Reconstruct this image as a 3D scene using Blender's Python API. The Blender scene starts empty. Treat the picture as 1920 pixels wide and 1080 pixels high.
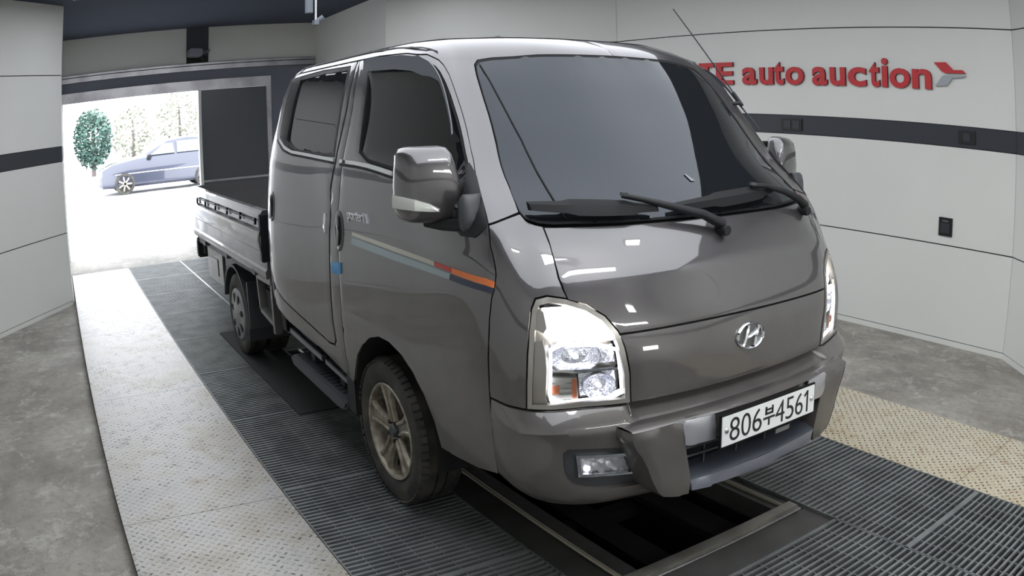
import bpy, bmesh, math, random
import numpy as np
from mathutils import Matrix, Vector
from mathutils.geometry import delaunay_2d_cdt
random.seed(4); np.random.seed(4)
scene = bpy.context.scene
COL = scene.collection

# ------------------------------------------------------------ camera (wide lens with barrel distortion)
cam = bpy.data.cameras.new('camera'); camo = bpy.data.objects.new('camera', cam); COL.objects.link(camo)
cam.type = 'PANO'; cam.sensor_width = 36.0; cam.sensor_fit = 'HORIZONTAL'
cy = cam if hasattr(cam, 'panorama_type') else cam.cycles
cy.panorama_type = 'FISHEYE_LENS_POLYNOMIAL'; cy.fisheye_fov = math.radians(170)
cy.fisheye_polynomial_k0 = 0.0
cy.fisheye_polynomial_k1 = -3.47643773e-02
cy.fisheye_polynomial_k2 = 1.11601072e-04
cy.fisheye_polynomial_k3 = -9.58278221e-06
cy.fisheye_polynomial_k4 = -1.74672431e-09
camo.matrix_world = Matrix(((0.53231682, -0.16415691, 0.83047656, 3.10193932),
                            (0.84627148, 0.12813592, -0.51711291, -2.12080589),
                            (-0.02152622, 0.97807653, 0.20713021, 1.64508360), (0, 0, 0, 1)))
cam.clip_end = 500; cam.clip_start = 0.02
scene.camera = camo

# ------------------------------------------------------------ world, exposure
scene.view_settings.view_transform = 'Standard'; scene.view_settings.look = 'None'
scene.view_settings.gamma = 1.0; scene.view_settings.use_curve_mapping = False
scene.view_settings.exposure = 0.0
scene.cycles.max_bounces = 8; scene.cycles.diffuse_bounces = 4; scene.cycles.glossy_bounces = 4
scene.cycles.transparent_max_bounces = 12; scene.cycles.transmission_bounces = 4
scene.cycles.sample_clamp_indirect = 6.0; scene.cycles.caustics_reflective = False; scene.cycles.caustics_refractive = False
w = bpy.data.worlds.new('sky'); scene.world = w; w.use_nodes = True
w.node_tree.nodes['Background'].inputs[0].default_value = (0.90, 0.94, 1.0, 1)
w.node_tree.nodes['Background'].inputs[1].default_value = 7.5
CEIL_LIGHT = 2.2      # luminous ceiling
TUBE_LIGHT = 18.0       # bright fittings

# ------------------------------------------------------------ materials
def mat(name, col, rough=.5, metal=0., coat=0., emit=None, est=0., ior=1.5, bump=None, noise=None, spec=None, coat_r=.03, alpha=None):
    m = bpy.data.materials.new(name); m.use_nodes = True; nt = m.node_tree; b = nt.nodes['Principled BSDF']
    def S_(n, v):
        if n in b.inputs: b.inputs[n].default_value = v
    S_('Base Color', (*col, 1)); S_('Roughness', rough); S_('Metallic', metal); S_('Coat Weight', coat); S_('Coat Roughness', coat_r); S_('IOR', ior)
    if spec is not None: S_('Specular IOR Level', spec)
    if emit: S_('Emission Color', (*emit, 1)); S_('Emission Strength', est)
    tc = nt.nodes.new('ShaderNodeTexCoord')
    if noise:   # (scale, colour2, lo, hi[, detail])
        n = nt.nodes.new('ShaderNodeTexNoise'); n.inputs['Scale'].default_value = noise[0]; n.inputs['Detail'].default_value = noise[4] if len(noise) > 4 else 6
        nt.links.new(tc.outputs['Object'], n.inputs['Vector'])
        r = nt.nodes.new('ShaderNodeMapRange'); r.inputs[1].default_value = noise[2]; r.inputs[2].default_value = noise[3]
        nt.links.new(n.outputs[0], r.inputs[0])
        x = nt.nodes.new('ShaderNodeMix'); x.data_type = 'RGBA'; x.inputs[6].default_value = (*col, 1); x.inputs[7].default_value = (*noise[1], 1)
        nt.links.new(r.outputs[0], x.inputs[0]); nt.links.new(x.outputs[2], b.inputs['Base Color'])
    if bump:    # (scale, strength, distance)
        n = nt.nodes.new('ShaderNodeTexNoise'); n.inputs['Scale'].default_value = bump[0]; n.inputs['Detail'].default_value = 4
        nt.links.new(tc.outputs['Object'], n.inputs['Vector'])
        bp = nt.nodes.new('ShaderNodeBump'); bp.inputs['Strength'].default_value = bump[1]; bp.inputs['Distance'].default_value = bump[2]
        nt.links.new(n.outputs[0], bp.inputs['Height']); nt.links.new(bp.outputs[0], b.inputs['Normal'])
    return m

def glass(name, tint=(1, 1, 1), rough=.01, f=1.35):
    m = bpy.data.materials.new(name); m.use_nodes = True; nt = m.node_tree; nt.nodes.clear()
    o = nt.nodes.new('ShaderNodeOutputMaterial'); t = nt.nodes.new('ShaderNodeBsdfTransparent'); g = nt.nodes.new('ShaderNodeBsdfGlossy')
    t.inputs[0].default_value = (*tint, 1); g.inputs['Roughness'].default_value = rough
    fr = nt.nodes.new('ShaderNodeFresnel'); fr.inputs[0].default_value = f; x = nt.nodes.new('ShaderNodeMixShader')
    nt.links.new(fr.outputs[0], x.inputs[0]); nt.links.new(t.outputs[0], x.inputs[1]); nt.links.new(g.outputs[0], x.inputs[2]); nt.links.new(x.outputs[0], o.inputs[0])
    return m

def dirty_paint(name, col, dirt, z0, z1, rough=.35, metal=.55):
    """car paint with road dust that is thicker towards the sills (object space height)"""
    m = mat(name, col, rough, metal, coat=1.0, coat_r=.03); nt = m.node_tree; b = nt.nodes['Principled BSDF']; b.inputs['Coat IOR'].default_value = 1.85
    tc = nt.nodes.new('ShaderNodeTexCoord'); sp = nt.nodes.new('ShaderNodeSeparateXYZ'); nt.links.new(tc.outputs['Object'], sp.inputs[0])
    r = nt.nodes.new('ShaderNodeMapRange'); r.inputs[1].default_value = z1; r.inputs[2].default_value = z0; r.inputs[3].default_value = 0.0; r.inputs[4].default_value = .85
    nt.links.new(sp.outputs[2], r.inputs[0])
    n = nt.nodes.new('ShaderNodeTexNoise'); n.inputs['Scale'].default_value = 6; n.inputs['Detail'].default_value = 8
    nt.links.new(tc.outputs['Object'], n.inputs['Vector'])
    mu = nt.nodes.new('ShaderNodeMath'); mu.operation = 'MULTIPLY'; nt.links.new(r.outputs[0], mu.inputs[0]); nt.links.new(n.outputs[0], mu.inputs[1])
    x = nt.nodes.new('ShaderNodeMix'); x.data_type = 'RGBA'; x.inputs[6].default_value = (*col, 1); x.inputs[7].default_value = (*dirt, 1)
    nt.links.new(mu.outputs[0], x.inputs[0]); nt.links.new(x.outputs[2], b.inputs['Base Color'])
    for nm, lo, hi in (('Coat Weight', 1.0, .3), ('Metallic', metal, .1)):
        rr = nt.nodes.new('ShaderNodeMapRange'); rr.inputs[1].default_value = 0; rr.inputs[2].default_value = .4; rr.inputs[3].default_value = lo; rr.inputs[4].default_value = hi
        nt.links.new(mu.outputs[0], rr.inputs[0]); nt.links.new(rr.outputs[0], b.inputs[nm])
    return m

M = dict(
    paint=dirty_paint('grey_car_paint', (.087, .081, .085), (.165, .148, .118), .40, 1.12),
    seal=mat('black_rubber', (.006, .006, .007), .6, spec=.25),
    black=mat('black_plastic', (.014, .015, .017), .5, spec=.3),
    dgrey=mat('dark_grey_plastic', (.06, .063, .07), .42),
    visor=mat('smoked_acrylic', (.12, .13, .15), .22, coat=.4),
    silver2=mat('pale_silver_trim', (.27, .28, .33), .35, .5), satin2=mat('blue_grey_shelf', (.055, .063, .08), .4),
    tint=mat('tinted_mirror_glass', (.012, .013, .015), .015, ior=2.1),
    wshield=mat('tinted_windscreen', (.011, .0125, .0145), .02, ior=1.60),
    chrome=mat('chrome', (.85, .86, .88), .07, 1.0),
    bezel=mat('satin_bezel', (.42, .40, .37), .3, .8),
    reflector=mat('reflector_bowl', (.82, .84, .92), .2, .75, bump=(34, .6, .02)),
    silver=mat('silver_paint', (.48, .48, .52), .28, .6, coat=.6),
    satin=mat('satin_aluminium', (.26, .27, .29), .3, .8),
    alloy=mat('dusty_alloy', (.40, .37, .30), .42, .55, noise=(30, (.22, .19, .14), .4, .7)),
    cover=mat('wheel_cover_plastic', (.32, .32, .32), .4, .3),
    tire=mat('dusty_rubber', (.028, .027, .025), .75, noise=(9, (.085, .078, .062), .42, .72)),
    liner=mat('black_liner', (.010, .010, .010), .85),
    under=mat('underbody_steel', (.018, .018, .018), .7),
    bed=dirty_paint('cargo_bed_paint', (.075, .072, .074), (.17, .165, .15), .7, 1.25, .4, .4),
    bedin=mat('cargo_bed_lining', (.075, .08, .088), .5, .2, noise=(7, (.13, .13, .13), .45, .7)),
    orange=mat('orange_lens', (.75, .25, .12), .3),
    drl=mat('lit_lamp', (1, 1, 1), .3, emit=(1, .97, .93), est=7.),
    ring=mat('lit_ring', (1, 1, 1), .3, emit=(.92, .93, 1), est=2.2),
    clear=glass('clear_lens'), bowl=mat('handle_bowl_plastic', (.035, .036, .038), .35), fogref=mat('fog_reflector', (.80, .82, .88), .3, .25),
    whitelens=mat('milky_lens', (.55, .56, .52), .25, coat=.8),
    plate=mat('plate_white', (.88, .90, .90), .3, coat=.3), ink=mat('plate_ink', (.008, .008, .01), .5),
    s_white=mat('decal_beige', (.56, .54, .47), .35), s_blue=mat('decal_pale_blue', (.33, .40, .42), .35),
    s_red=mat('decal_red', (.55, .06, .05), .35), s_org=mat('decal_orange', (.86, .22, .06), .35), s_navy=mat('decal_navy', (.03, .035, .07), .35),
    badge=mat('badge_silver', (.62, .62, .62), .25, .5), tape=mat('blue_masking_tape', (.10, .30, .55), .6),
    mirror=mat('mirror_glass', (.9, .9, .9), .02, 1.0),
    # room
    panel=mat('wall_panel', (.73, .73, .70), .42, noise=(1.3, (.705, .705, .675), .35, .65)),
    band=mat('wall_band', (.032, .036, .044), .4),
    joint=mat('panel_joint', (.02, .02, .022), .8),
    ceil=mat('dark_ceiling', (.075, .085, .11), .9, spec=.05),
    strip=mat('slate_strip', (.06, .068, .085), .8), header=mat('slate_header', (.15, .165, .205), .6),
    luminous=mat('stretch_ceiling', (.7, .72, .75), .9, emit=(.90, .94, 1.0), est=CEIL_LIGHT),
    tube=mat('light_tube', (.9, .9, .9), .6, emit=(1, 1, .98), est=TUBE_LIGHT),
    steel=mat('brushed_steel', (.42, .41, .43), .32, .9, noise=(3, (.30, .29, .31), .4, .6)),
    doorp=mat('dark_glass_door', (.068, .076, .088), .25),
    white=mat('white_frame', (.7, .7, .7), .4),
    red=mat('red_letter', (.52, .025, .03), .4), redside=mat('letter_side', (.10, .01, .012), .5), lgrey=mat('grey_logo', (.36, .38, .41), .4),
    socket=mat('socket_black', (.015, .015, .016), .4),
    camgrey=mat('camera_housing', (.16, .18, .21), .4),
    tread=None,
)
M['wshield'].node_tree.nodes['Principled BSDF'].inputs['Specular Tint'].default_value = (.84, .90, 1.0, 1)
def nodes(m): return m.node_tree, m.node_tree.nodes, m.node_tree.links

def concrete(name, c1, c2, c3, rough):
    """dusty concrete with scuffs"""
    m = mat(name, c1, rough); nt, N, L = nodes(m); b = N['Principled BSDF']; tc = N.new('ShaderNodeTexCoord')
    def noise(sc, det, ro=.6, vec=None, dist=0):
        n = N.new('ShaderNodeTexNoise'); n.inputs['Scale'].default_value = sc; n.inputs['Detail'].default_value = det; n.inputs['Roughness'].default_value = ro
        n.inputs['Distortion'].default_value = dist; L.new(vec or tc.outputs['Object'], n.inputs['Vector']); return n.outputs[0]
    def ramp(v, a, bb, lo=0, hi=1):
        r = N.new('ShaderNodeMapRange'); r.inputs[1].default_value = a; r.inputs[2].default_value = bb; r.inputs[3].default_value = lo; r.inputs[4].default_value = hi; L.new(v, r.inputs[0]); return r.outputs[0]
    def mix(f, a, bb):
        x = N.new('ShaderNodeMix'); x.data_type = 'RGBA'; L.new(f, x.inputs[0])
        for k, v in ((6, a), (7, bb)):
            if isinstance(v, tuple): x.inputs[k].default_value = (*v, 1)
            else: L.new(v, x.inputs[k])
        return x.outputs[2]
    a = mix(ramp(noise(1.4, 6, .65), .4, .62), c1, c2)
    a = mix(ramp(noise(6, 10, .8, dist=.35), .52, .68, 0, .8), a, c3)
    a = mix(ramp(noise(22, 8, .75), .50, .66, 0, .45), a, tuple(x * .6 for x in c1))
    a = mix(ramp(noise(32, 5, .7), .62, .70, 0, .8), a, tuple(x * .28 for x in c1))
    L.new(a, b.inputs['Base Color'])
    bp = N.new('ShaderNodeBump'); bp.inputs['Strength'].default_value = .25; bp.inputs['Distance'].default_value = .01
    L.new(noise(40, 6, .7), bp.inputs['Height']); L.new(bp.outputs[0], b.inputs['Normal'])
    return m
M['concrete'] = concrete('dusty_concrete', (.225, .208, .182), (.36, .34, .30), (.56, .54, .50), .75)
M['pave'] = mat('yard_concrete', (.50, .50, .50), .8, noise=(1.2, (.30, .30, .32), .5, .62))

def treadplate(name, base, dust, rust, rough, metal, rl, rh, wl=.60, wh=.86, dots=.52, brown=(.30, .265, .20)):
    """five-bar / diamond tread plate: alternating dashes as relief, worn paint, rust"""
    m = mat(name, base, rough, metal); nt, N, L = nodes(m); b = N['Principled BSDF']; tc = N.new('ShaderNodeTexCoord')
    def math_(op, a, bb=None, c=None):
        n = N.new('ShaderNodeMath'); n.operation = op
        for i, v in enumerate((a, bb, c)):
            if v is None: continue
            if isinstance(v, (int, float)): n.inputs[i].default_value = v
            else: L.new(v, n.inputs[i])
        return n.outputs[0]
    sp = N.new('ShaderNodeSeparateXYZ'); L.new(tc.outputs['Object'], sp.inputs[0])
    p = .034
    u = math_('DIVIDE', math_('ADD', sp.outputs[0], sp.outputs[1]), p * 1.414); v = math_('DIVIDE', math_('SUBTRACT', sp.outputs[0], sp.outputs[1]), p * 1.414)
    iu = math_('FLOOR', u); iv = math_('FLOOR', v); fu = math_('SUBTRACT', math_('SUBTRACT', u, iu), .5); fv = math_('SUBTRACT', math_('SUBTRACT', v, iv), .5)
    par = math_('MODULO', math_('ABSOLUTE', math_('ADD', iu, iv)), 2.0)
    def dash(a, bb):
        e = math_('ADD', math_('POWER', math_('DIVIDE', a, .36), 2.0), math_('POWER', math_('DIVIDE', bb, .15), 2.0)); return math_('MAXIMUM', math_('SUBTRACT', 1.0, e), 0.0)
    d1 = dash(fu, fv); d2 = dash(fv, fu)
    h = math_('ADD', math_('MULTIPLY', d1, par), math_('MULTIPLY', d2, math_('SUBTRACT', 1.0, par)))
    hc = math_('MINIMUM', math_('MULTIPLY', h, 2.0), 1.0)
    n = N.new('ShaderNodeTexNoise'); n.inputs['Scale'].default_value = 2.2; n.inputs['Detail'].default_value = 8; n.inputs['Roughness'].default_value = .68; L.new(tc.outputs['Object'], n.inputs['Vector'])
    n2 = N.new('ShaderNodeTexNoise'); n2.inputs['Scale'].default_value = 9; n2.inputs['Detail'].default_value = 8; n2.inputs['Roughness'].default_value = .75; L.new(tc.outputs['Object'], n2.inputs['Vector'])
    def rng(v, a, bb, lo=0, hi=1):
        r = N.new('ShaderNodeMapRange'); r.inputs[1].default_value = a; r.inputs[2].default_value = bb; r.inputs[3].default_value = lo; r.inputs[4].default_value = hi; L.new(v, r.inputs[0]); return r.outputs[0]
    def mix(f, a, bb):
        x = N.new('ShaderNodeMix'); x.data_type = 'RGBA'; L.new(f, x.inputs[0])
        for k, vv in ((6, a), (7, bb)):
            if isinstance(vv, tuple): x.inputs[k].default_value = (*vv, 1)
            else: L.new(vv, x.inputs[k])
        return x.outputs[2]
    c = mix(rng(n.outputs[0], .38, .6), base, dust)
    n3 = N.new('ShaderNodeTexNoise'); n3.inputs['Scale'].default_value = .9; n3.inputs['Detail'].default_value = 5; L.new(tc.outputs['Object'], n3.inputs['Vector'])
    c = mix(math_('MULTIPLY', rng(n2.outputs[0], .50, .66), rng(n3.outputs[0], .42, .58, .15, .85)), c, tuple(x * .55 for x in base))
    edge = rng(math_('ABSOLUTE', sp.outputs[1]), 1.62, 1.27, 0, .09)
    c = mix(math_('MULTIPLY', rng(math_('ADD', n.outputs[0], edge), .48, .62, 0, .6), 1.0), c, brown)
    c = mix(rng(n2.outputs[0], rl, rh, 0, .8), c, rust)
    cv = N.new('ShaderNodeCombineXYZ'); L.new(iu, cv.inputs[0]); L.new(iv, cv.inputs[1]); wn = N.new('ShaderNodeTexWhiteNoise'); L.new(cv.outputs[0], wn.inputs['Vector'])
    hc2 = math_('MULTIPLY', hc, rng(wn.outputs[0], dots, dots + .25, 0, 1))
    worn = math_('MULTIPLY', hc2, rng(math_('ADD', n2.outputs[0], math_('MULTIPLY', n3.outputs[0], .6)), wl, wh, .0, .9))
    c = mix(worn, c, tuple(x * .10 for x in base))
    L.new(c, b.inputs['Base Color'])
    bp = N.new('ShaderNodeBump'); bp.inputs['Strength'].default_value = 1.; bp.inputs['Distance'].default_value = .004
    L.new(hc, bp.inputs['Height']); L.new(bp.outputs[0], b.inputs['Normal'])
    return m
M['tread'] = treadplate('tread_plate_grey', (.42, .405, .39), (.53, .51, .48), (.25, .155, .085), .44, .28, .58, .70)
M['tread2'] = treadplate('tread_plate_cream', (.50, .45, .34), (.58, .54, .44), (.36, .18, .07), .55, .1, .56, .70, .40, .62, .1, (.46, .38, .25))
M['grate'] = mat('galvanised_grating', (.20, .212, .212), .5, .3, noise=(6, (.14, .15, .15), .42, .62))
M['frame'] = mat('worn_steel_frame', (.27, .26, .235), .36, .5, noise=(6, (.19, .18, .16), .40, .65))
M['frame2'] = mat('dark_steel_flat', (.10, .10, .095), .5, .4, noise=(4, (.07, .07, .065), .40, .65))
M['ridge'] = mat('tan_steel_ridge', (.38, .35, .28), .4, .4)
M['pit'] = mat('pit_dark', (.010, .010, .010), .9)
M['darkplate'] = mat('rubber_mat', (.016, .016, .016), .9)
M['pitbeam'] = mat('pit_steel', (.016, .016, .015), .9, spec=.1)

# ------------------------------------------------------------ helpers
class MB:
    def __init__(s): s.v = []; s.f = []; s.m = []
    def add(s, v, f, mi=0):
        o = len(s.v); s.v += [tuple(map(float, p)) for p in v]; s.f += [tuple(i + o for i in q) for q in f]; s.m += [mi] * len(f); return s
    def box(s, lo, hi, mi=0, rot=None, piv=None):
        x0, y0, z0 = lo; x1, y1, z1 = hi
        v = [(x0, y0, z0), (x1, y0, z0), (x1, y1, z0), (x0, y1, z0), (x0, y0, z1), (x1, y0, z1), (x1, y1, z1), (x0, y1, z1)]
        if rot is not None:
            c = Vector(piv if piv is not None else ((x0 + x1) / 2, (y0 + y1) / 2, (z0 + z1) / 2)); v = [rot @ (Vector(p) - c) + c for p in v]
        return s.add(v, [(0, 3, 2, 1), (4, 5, 6, 7), (0, 1, 5, 4), (1, 2, 6, 5), (2, 3, 7, 6), (3, 0, 4, 7)], mi)
    def bar(s, a, b, wd, ht, up=(0, 0, 1), mi=0):
        a = Vector(a); b = Vector(b); d = (b - a).normalized(); side = d.cross(Vector(up)).normalized(); u = side.cross(d)
        v = []
        for p in (a, b):
            for sx, sz in ((-1, -1), (1, -1), (1, 1), (-1, 1)): v.append(p + side * sx * wd / 2 + u * sz * ht / 2)
        return s.add(v, [(0, 1, 2, 3), (7, 6, 5, 4), (0, 4, 5, 1), (1, 5, 6, 2), (2, 6, 7, 3), (3, 7, 4, 0)], mi)
    def tube(s, pts, r, n=10, mi=0, cap=True):
        pts = [Vector(p) for p in pts]; rs = r if isinstance(r, (list, tuple)) else [r] * len(pts)
        ref = Vector((0, 0, 1)); v = []; f = []
        for i, p in enumerate(pts):
            d = (pts[min(i + 1, len(pts) - 1)] - pts[max(i - 1, 0)]).normalized()
            if abs(d.dot(ref)) > .95: ref = Vector((1, 0, 0)) if abs(d.x) < .9 else Vector((0, 1, 0))
            a = d.cross(ref).normalized(); b = d.cross(a)
            for k in range(n): t = 2 * math.pi * k / n; v.append(p + (a * math.cos(t) + b * math.sin(t)) * rs[i])
        for i in range(len(pts) - 1):
            for k in range(n): f.append((i * n + k, i * n + (k + 1) % n, (i + 1) * n + (k + 1) % n, (i + 1) * n + k))
        if cap: f.append(tuple(range(n))[::-1]); f.append(tuple(range((len(pts) - 1) * n, len(pts) * n)))
        return s.add(v, f, mi)
    def lathe(s, prof, c, axis=1, n=48, mi=0, sgn=1, a0=0, a1=2 * math.pi):
        """prof: (radius, depth along axis)"""
        v = []; f = []; full = abs(a1 - a0 - 2 * math.pi) < 1e-6; m = n if full else n + 1
        for r, d in prof:
            for k in range(m):
                t = a0 + (a1 - a0) * k / n; p = [0, 0, 0]; o = [i for i in range(3) if i != axis]
                p[o[0]] = c[o[0]] + r * math.cos(t); p[o[1]] = c[o[1]] + r * math.sin(t); p[axis] = c[axis] + d * sgn; v.append(p)
        for i in range(len(prof) - 1):
            for k in range(n): f.append((i * m + k, i * m + (k + 1) % m, (i + 1) * m + (k + 1) % m, (i + 1) * m + k))
        return s.add(v, f, mi)
    def prism(s, poly, ext, mi=0):
        """poly: 3D points (planar), ext: extrusion vector"""
        n = len(poly); e = Vector(ext); v = [Vector(p) for p in poly] + [Vector(p) + e for p in poly]
        return s.add(v, [tuple(range(n)), tuple(range(2 * n - 1, n - 1, -1))] + [(i, (i + 1) % n, n + (i + 1) % n, n + i) for i in range(n)], mi)
    def grid(s, P, mi=0, closed_u=False):
        nu = len(P); nv = len(P[0]); v = [p for r in P for p in r]; f = []
        for i in range(nu - (0 if closed_u else 1)):
            for j in range(nv - 1): a = i * nv; b = ((i + 1) % nu) * nv; f.append((a + j, b + j, b + j + 1, a + j + 1))
        return s.add(v, f, mi)
    def build(s, name, mats, parent=None, smooth=None, bevel=0, **props):
        me = bpy.data.meshes.new(name); me.from_pydata(s.v, [], s.f)
        mats = mats if isinstance(mats, (list, tuple)) else [mats]
        for mm in mats: me.materials.append(mm)
        me.polygons.foreach_set('material_index', s.m)
        bm = bmesh.new(); bm.from_mesh(me); bmesh.ops.remove_doubles(bm, verts=bm.verts, dist=1e-5); bmesh.ops.recalc_face_normals(bm, faces=bm.faces)
        if bevel: bmesh.ops.bevel(bm, geom=[e for e in bm.edges if len(e.link_faces) == 2 and e.calc_face_angle(0) > .6], offset=bevel, segments=2, affect='EDGES', clamp_overlap=True)
        bm.to_mesh(me); bm.free()
        if smooth or bevel:
            me.polygons.foreach_set('use_smooth', [True] * len(me.polygons)); me.set_sharp_from_angle(angle=math.radians(smooth or 35))
        return link(name, me, parent, **props)

def link(name, data, parent=None, **props):
    o = bpy.data.objects.new(name, data); COL.objects.link(o)
    if parent: o.parent = parent
    for k, v in props.items(): o[k] = v
    return o
def thing(name, label, cat, loc=(0, 0, 0), rz=0., group=None):
    o = bpy.data.objects.new(name, None); COL.objects.link(o); o.location = loc; o.rotation_euler = (0, 0, rz); o.empty_display_size = .1
    o['label'] = label; o['category'] = cat
    if group: o['group'] = group
    return o
def text_mesh(txt, size, depth, bold=0., sx=1., spacing=1.):
    cu = bpy.data.curves.new('t', 'FONT'); cu.body = txt; cu.size = size; cu.extrude = depth; cu.offset = bold; cu.space_character = spacing
    cu.resolution_u = 4; o = bpy.data.objects.new('t', cu); COL.objects.link(o)
    dg = bpy.context.evaluated_depsgraph_get(); dg.update(); me = bpy.data.meshes.new_from_object(o.evaluated_get(dg))
    bpy.data.objects.remove(o); bpy.data.curves.remove(cu)
    v = np.array([x.co for x in me.vertices]); f = [tuple(p.vertices) for p in me.polygons]; bpy.data.meshes.remove(me)
    v[:, 0] *= sx
    return v, f
def subloc(bm_v, M4): return [(M4 @ Vector(p))[:] for p in bm_v]

# ------------------------------------------------------------ the cab as one smooth surface S(u, z), z in metres, u running round the plan outline
ZR=[.40,.60,.74,.97,1.07,1.16,1.29,1.45,1.65,1.85,1.92,1.965]
CT=[ # columns 0..6 (x,y) per row
[(1.235,0),(1.225,.28),(1.19,.50),(1.14,.66),(1.08,.765),(1.00,.82),(.90,.845)],
[(1.25,0),(1.238,.29),(1.20,.51),(1.15,.67),(1.095,.775),(1.02,.835),(.90,.862)],
[(1.245,0),(1.232,.29),(1.196,.513),(1.145,.68),(1.095,.775),(1.02,.838),(.895,.868)],
[(1.225,0),(1.212,.29),(1.183,.52),(1.13,.68),(1.08,.77),(1.005,.835),(.90,.870)],
[(1.175,0),(1.163,.29),(1.138,.52),(1.085,.68),(1.04,.765),(.98,.828),(.90,.867)],
[(1.125,0),(1.114,.29),(1.087,.52),(1.032,.68),(.99,.758),(.955,.815),(.895,.860)],
[(1.02,0),(1.01,.29),(.985,.51),(.93,.69),(.90,.758),(.876,.814),(.80,.852)],
[(.873,0),(.86,.29),(.81,.50),(.735,.677),(.715,.737),(.70,.796),(.60,.836)],
[(.70,0),(.69,.28),(.64,.475),(.572,.642),(.553,.692),(.540,.752),(.43,.792)],
[(.525,0),(.515,.26),(.46,.44),(.392,.602),(.373,.647),(.356,.703),(.24,.736)],
[(.45,0),(.44,.25),(.38,.42),(.31,.575),(.285,.615),(.25,.668),(.15,.706)],
[(.31,0),(.30,.24),(.26,.40),(.19,.53),(.16,.57),(.11,.60),(.03,.64)]]
SIDE=[.848,.866,.872,.874,.872,.868,.859,.843,.800,.745,.715,.665]
BACK=[-1.55,-1.56,-1.57,-1.575,-1.575,-1.575,-1.57,-1.56,-1.54,-1.51,-1.48,-1.42]
NET=[]
for r,w,b in zip(CT,SIDE,BACK):
    x6=r[6][0]; L=x6-(b+.06)
    NET.append(r+[(x6-.22*L,w),(x6-.6*L,w+.002),(b+.06,w),(b+.012,w-.04),(b,w-.16),(b,.35),(b,0)])
NET=np.array(NET)
ZR=np.array(ZR)
def _pchip(x,y,q):
    # monotone-ish cubic hermite, y (...,n) along axis0
    h=np.diff(x); d=np.diff(y,axis=0)/h.reshape((-1,)+(1,)*(y.ndim-1))
    m=np.empty_like(y); m[1:-1]=(d[1:]*h[:-1].reshape((-1,)+(1,)*(y.ndim-1))+d[:-1]*h[1:].reshape((-1,)+(1,)*(y.ndim-1)))/(h[1:]+h[:-1]).reshape((-1,)+(1,)*(y.ndim-1))
    m[0]=d[0]; m[-1]=d[-1]
    i=np.clip(np.searchsorted(x,q)-1,0,len(x)-2); hh=h[i]; t=(q-x[i])/hh
    sh=(-1,)+(1,)*(y.ndim-1); t=t.reshape(sh); hh=hh.reshape(sh)
    return (1+2*t)*(1-t)**2*y[i]+t*(1-t)**2*hh*m[i]+t*t*(3-2*t)*y[i+1]+t*t*(t-1)*hh*m[i+1]
UN=np.arange(NET.shape[1],dtype=float)
def S(u,z,off=0.):
    """u sign: negative u = truck's right side (y<0). returns Nx3"""
    u=np.atleast_1d(np.asarray(u,float)); z=np.atleast_1d(np.asarray(z,float)); u,z=np.broadcast_arrays(u,z)
    sg=np.where(u<0,-1.,1.); a=np.abs(u)
    rows=_pchip(ZR,NET,z) # N x cols x 2
    # column interp, with symmetric ghost at col 0
    n=rows.shape[1]; i=np.clip(np.floor(a).astype(int),0,n-2); t=(a-i)[:,None]; k=np.arange(len(a))
    g=rows[:,1]*np.array([1,-1.])
    def P(j):
        out=rows[k,np.clip(j,0,n-1)]
        out=np.where((j<0)[:,None],g,out)
        e=rows[:,n-2]*np.array([1,-1.]); return np.where((j>=n)[:,None],e,out)
    p0,p1,p2,p3=P(i-1),P(i),P(i+1),P(i+2)
    # centripetal catmull-rom
    def dl(a,b): return np.maximum(np.sqrt(np.linalg.norm(b-a,axis=1,keepdims=True)),1e-4)
    t1=dl(p0,p1);t2=t1+dl(p1,p2);t3=t2+dl(p2,p3);tt=t1+t*(t2-t1)
    A1=(t1-tt)/t1*p0+tt/t1*p1;A2=(t2-tt)/(t2-t1)*p1+(tt-t1)/(t2-t1)*p2;A3=(t3-tt)/(t3-t2)*p2+(tt-t2)/(t3-t2)*p3
    B1=(t2-tt)/t2*A1+tt/t2*A2;B2=(t3-tt)/(t3-t1)*A2+(tt-t1)/(t3-t1)*A3
    c=(t2-tt)/(t2-t1)*B1+(tt-t1)/(t2-t1)*B2
    p=np.stack([c[:,0],c[:,1]*sg,z],1)
    if np.any(off):
        h=1e-3
        du=S(u+h,z)-S(u-h,z); dz=S(u,np.minimum(z+h,1.965))-S(u,np.maximum(z-h,.40))
        nn=np.cross(du,dz); nn/=np.linalg.norm(nn,axis=1,keepdims=True)
        # outward
        ref=p-np.array([-.4,0,1.2]); sgn=np.sign((nn*ref).sum(1,keepdims=True)); p=p+nn*sgn*np.asarray(off).reshape(-1,1) if np.ndim(off) else p+nn*sgn*off
    return p

UM_T = np.arange(NET.shape[1], dtype=float)
_k = 3; _seg = np.linalg.norm(np.diff(NET[_k], axis=0), axis=1); UM_M = np.concatenate([[0], np.cumsum(_seg)])
def u2m(u): u = np.asarray(u, float); return np.sign(u) * np.interp(np.abs(u), UM_T, UM_M)
def m2u(m): m = np.asarray(m, float); return np.sign(m) * np.interp(np.abs(m), UM_M, UM_T)
def sd(x, z):
    """side position: x (forward) to u on the truck's right side"""
    lo, hi = 6., 9.
    for _ in range(30):
        mid = (lo + hi) / 2
        if S(mid, z)[0][0] > x: lo = mid
        else: hi = mid
    return (-(lo + hi) / 2, z)
def inpoly(P, poly):
    x, y = P[:, 0], P[:, 1]; r = np.zeros(len(P), bool); n = len(poly)
    for i in range(n):
        x1, y1 = poly[i]; x2, y2 = poly[(i + 1) % n]
        c = ((y1 > y) != (y2 > y))
        with np.errstate(divide='ignore', invalid='ignore'): r ^= c & (x < (x2 - x1) * (y - y1) / (y2 - y1 + 1e-15) + x1)
    return r
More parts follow.
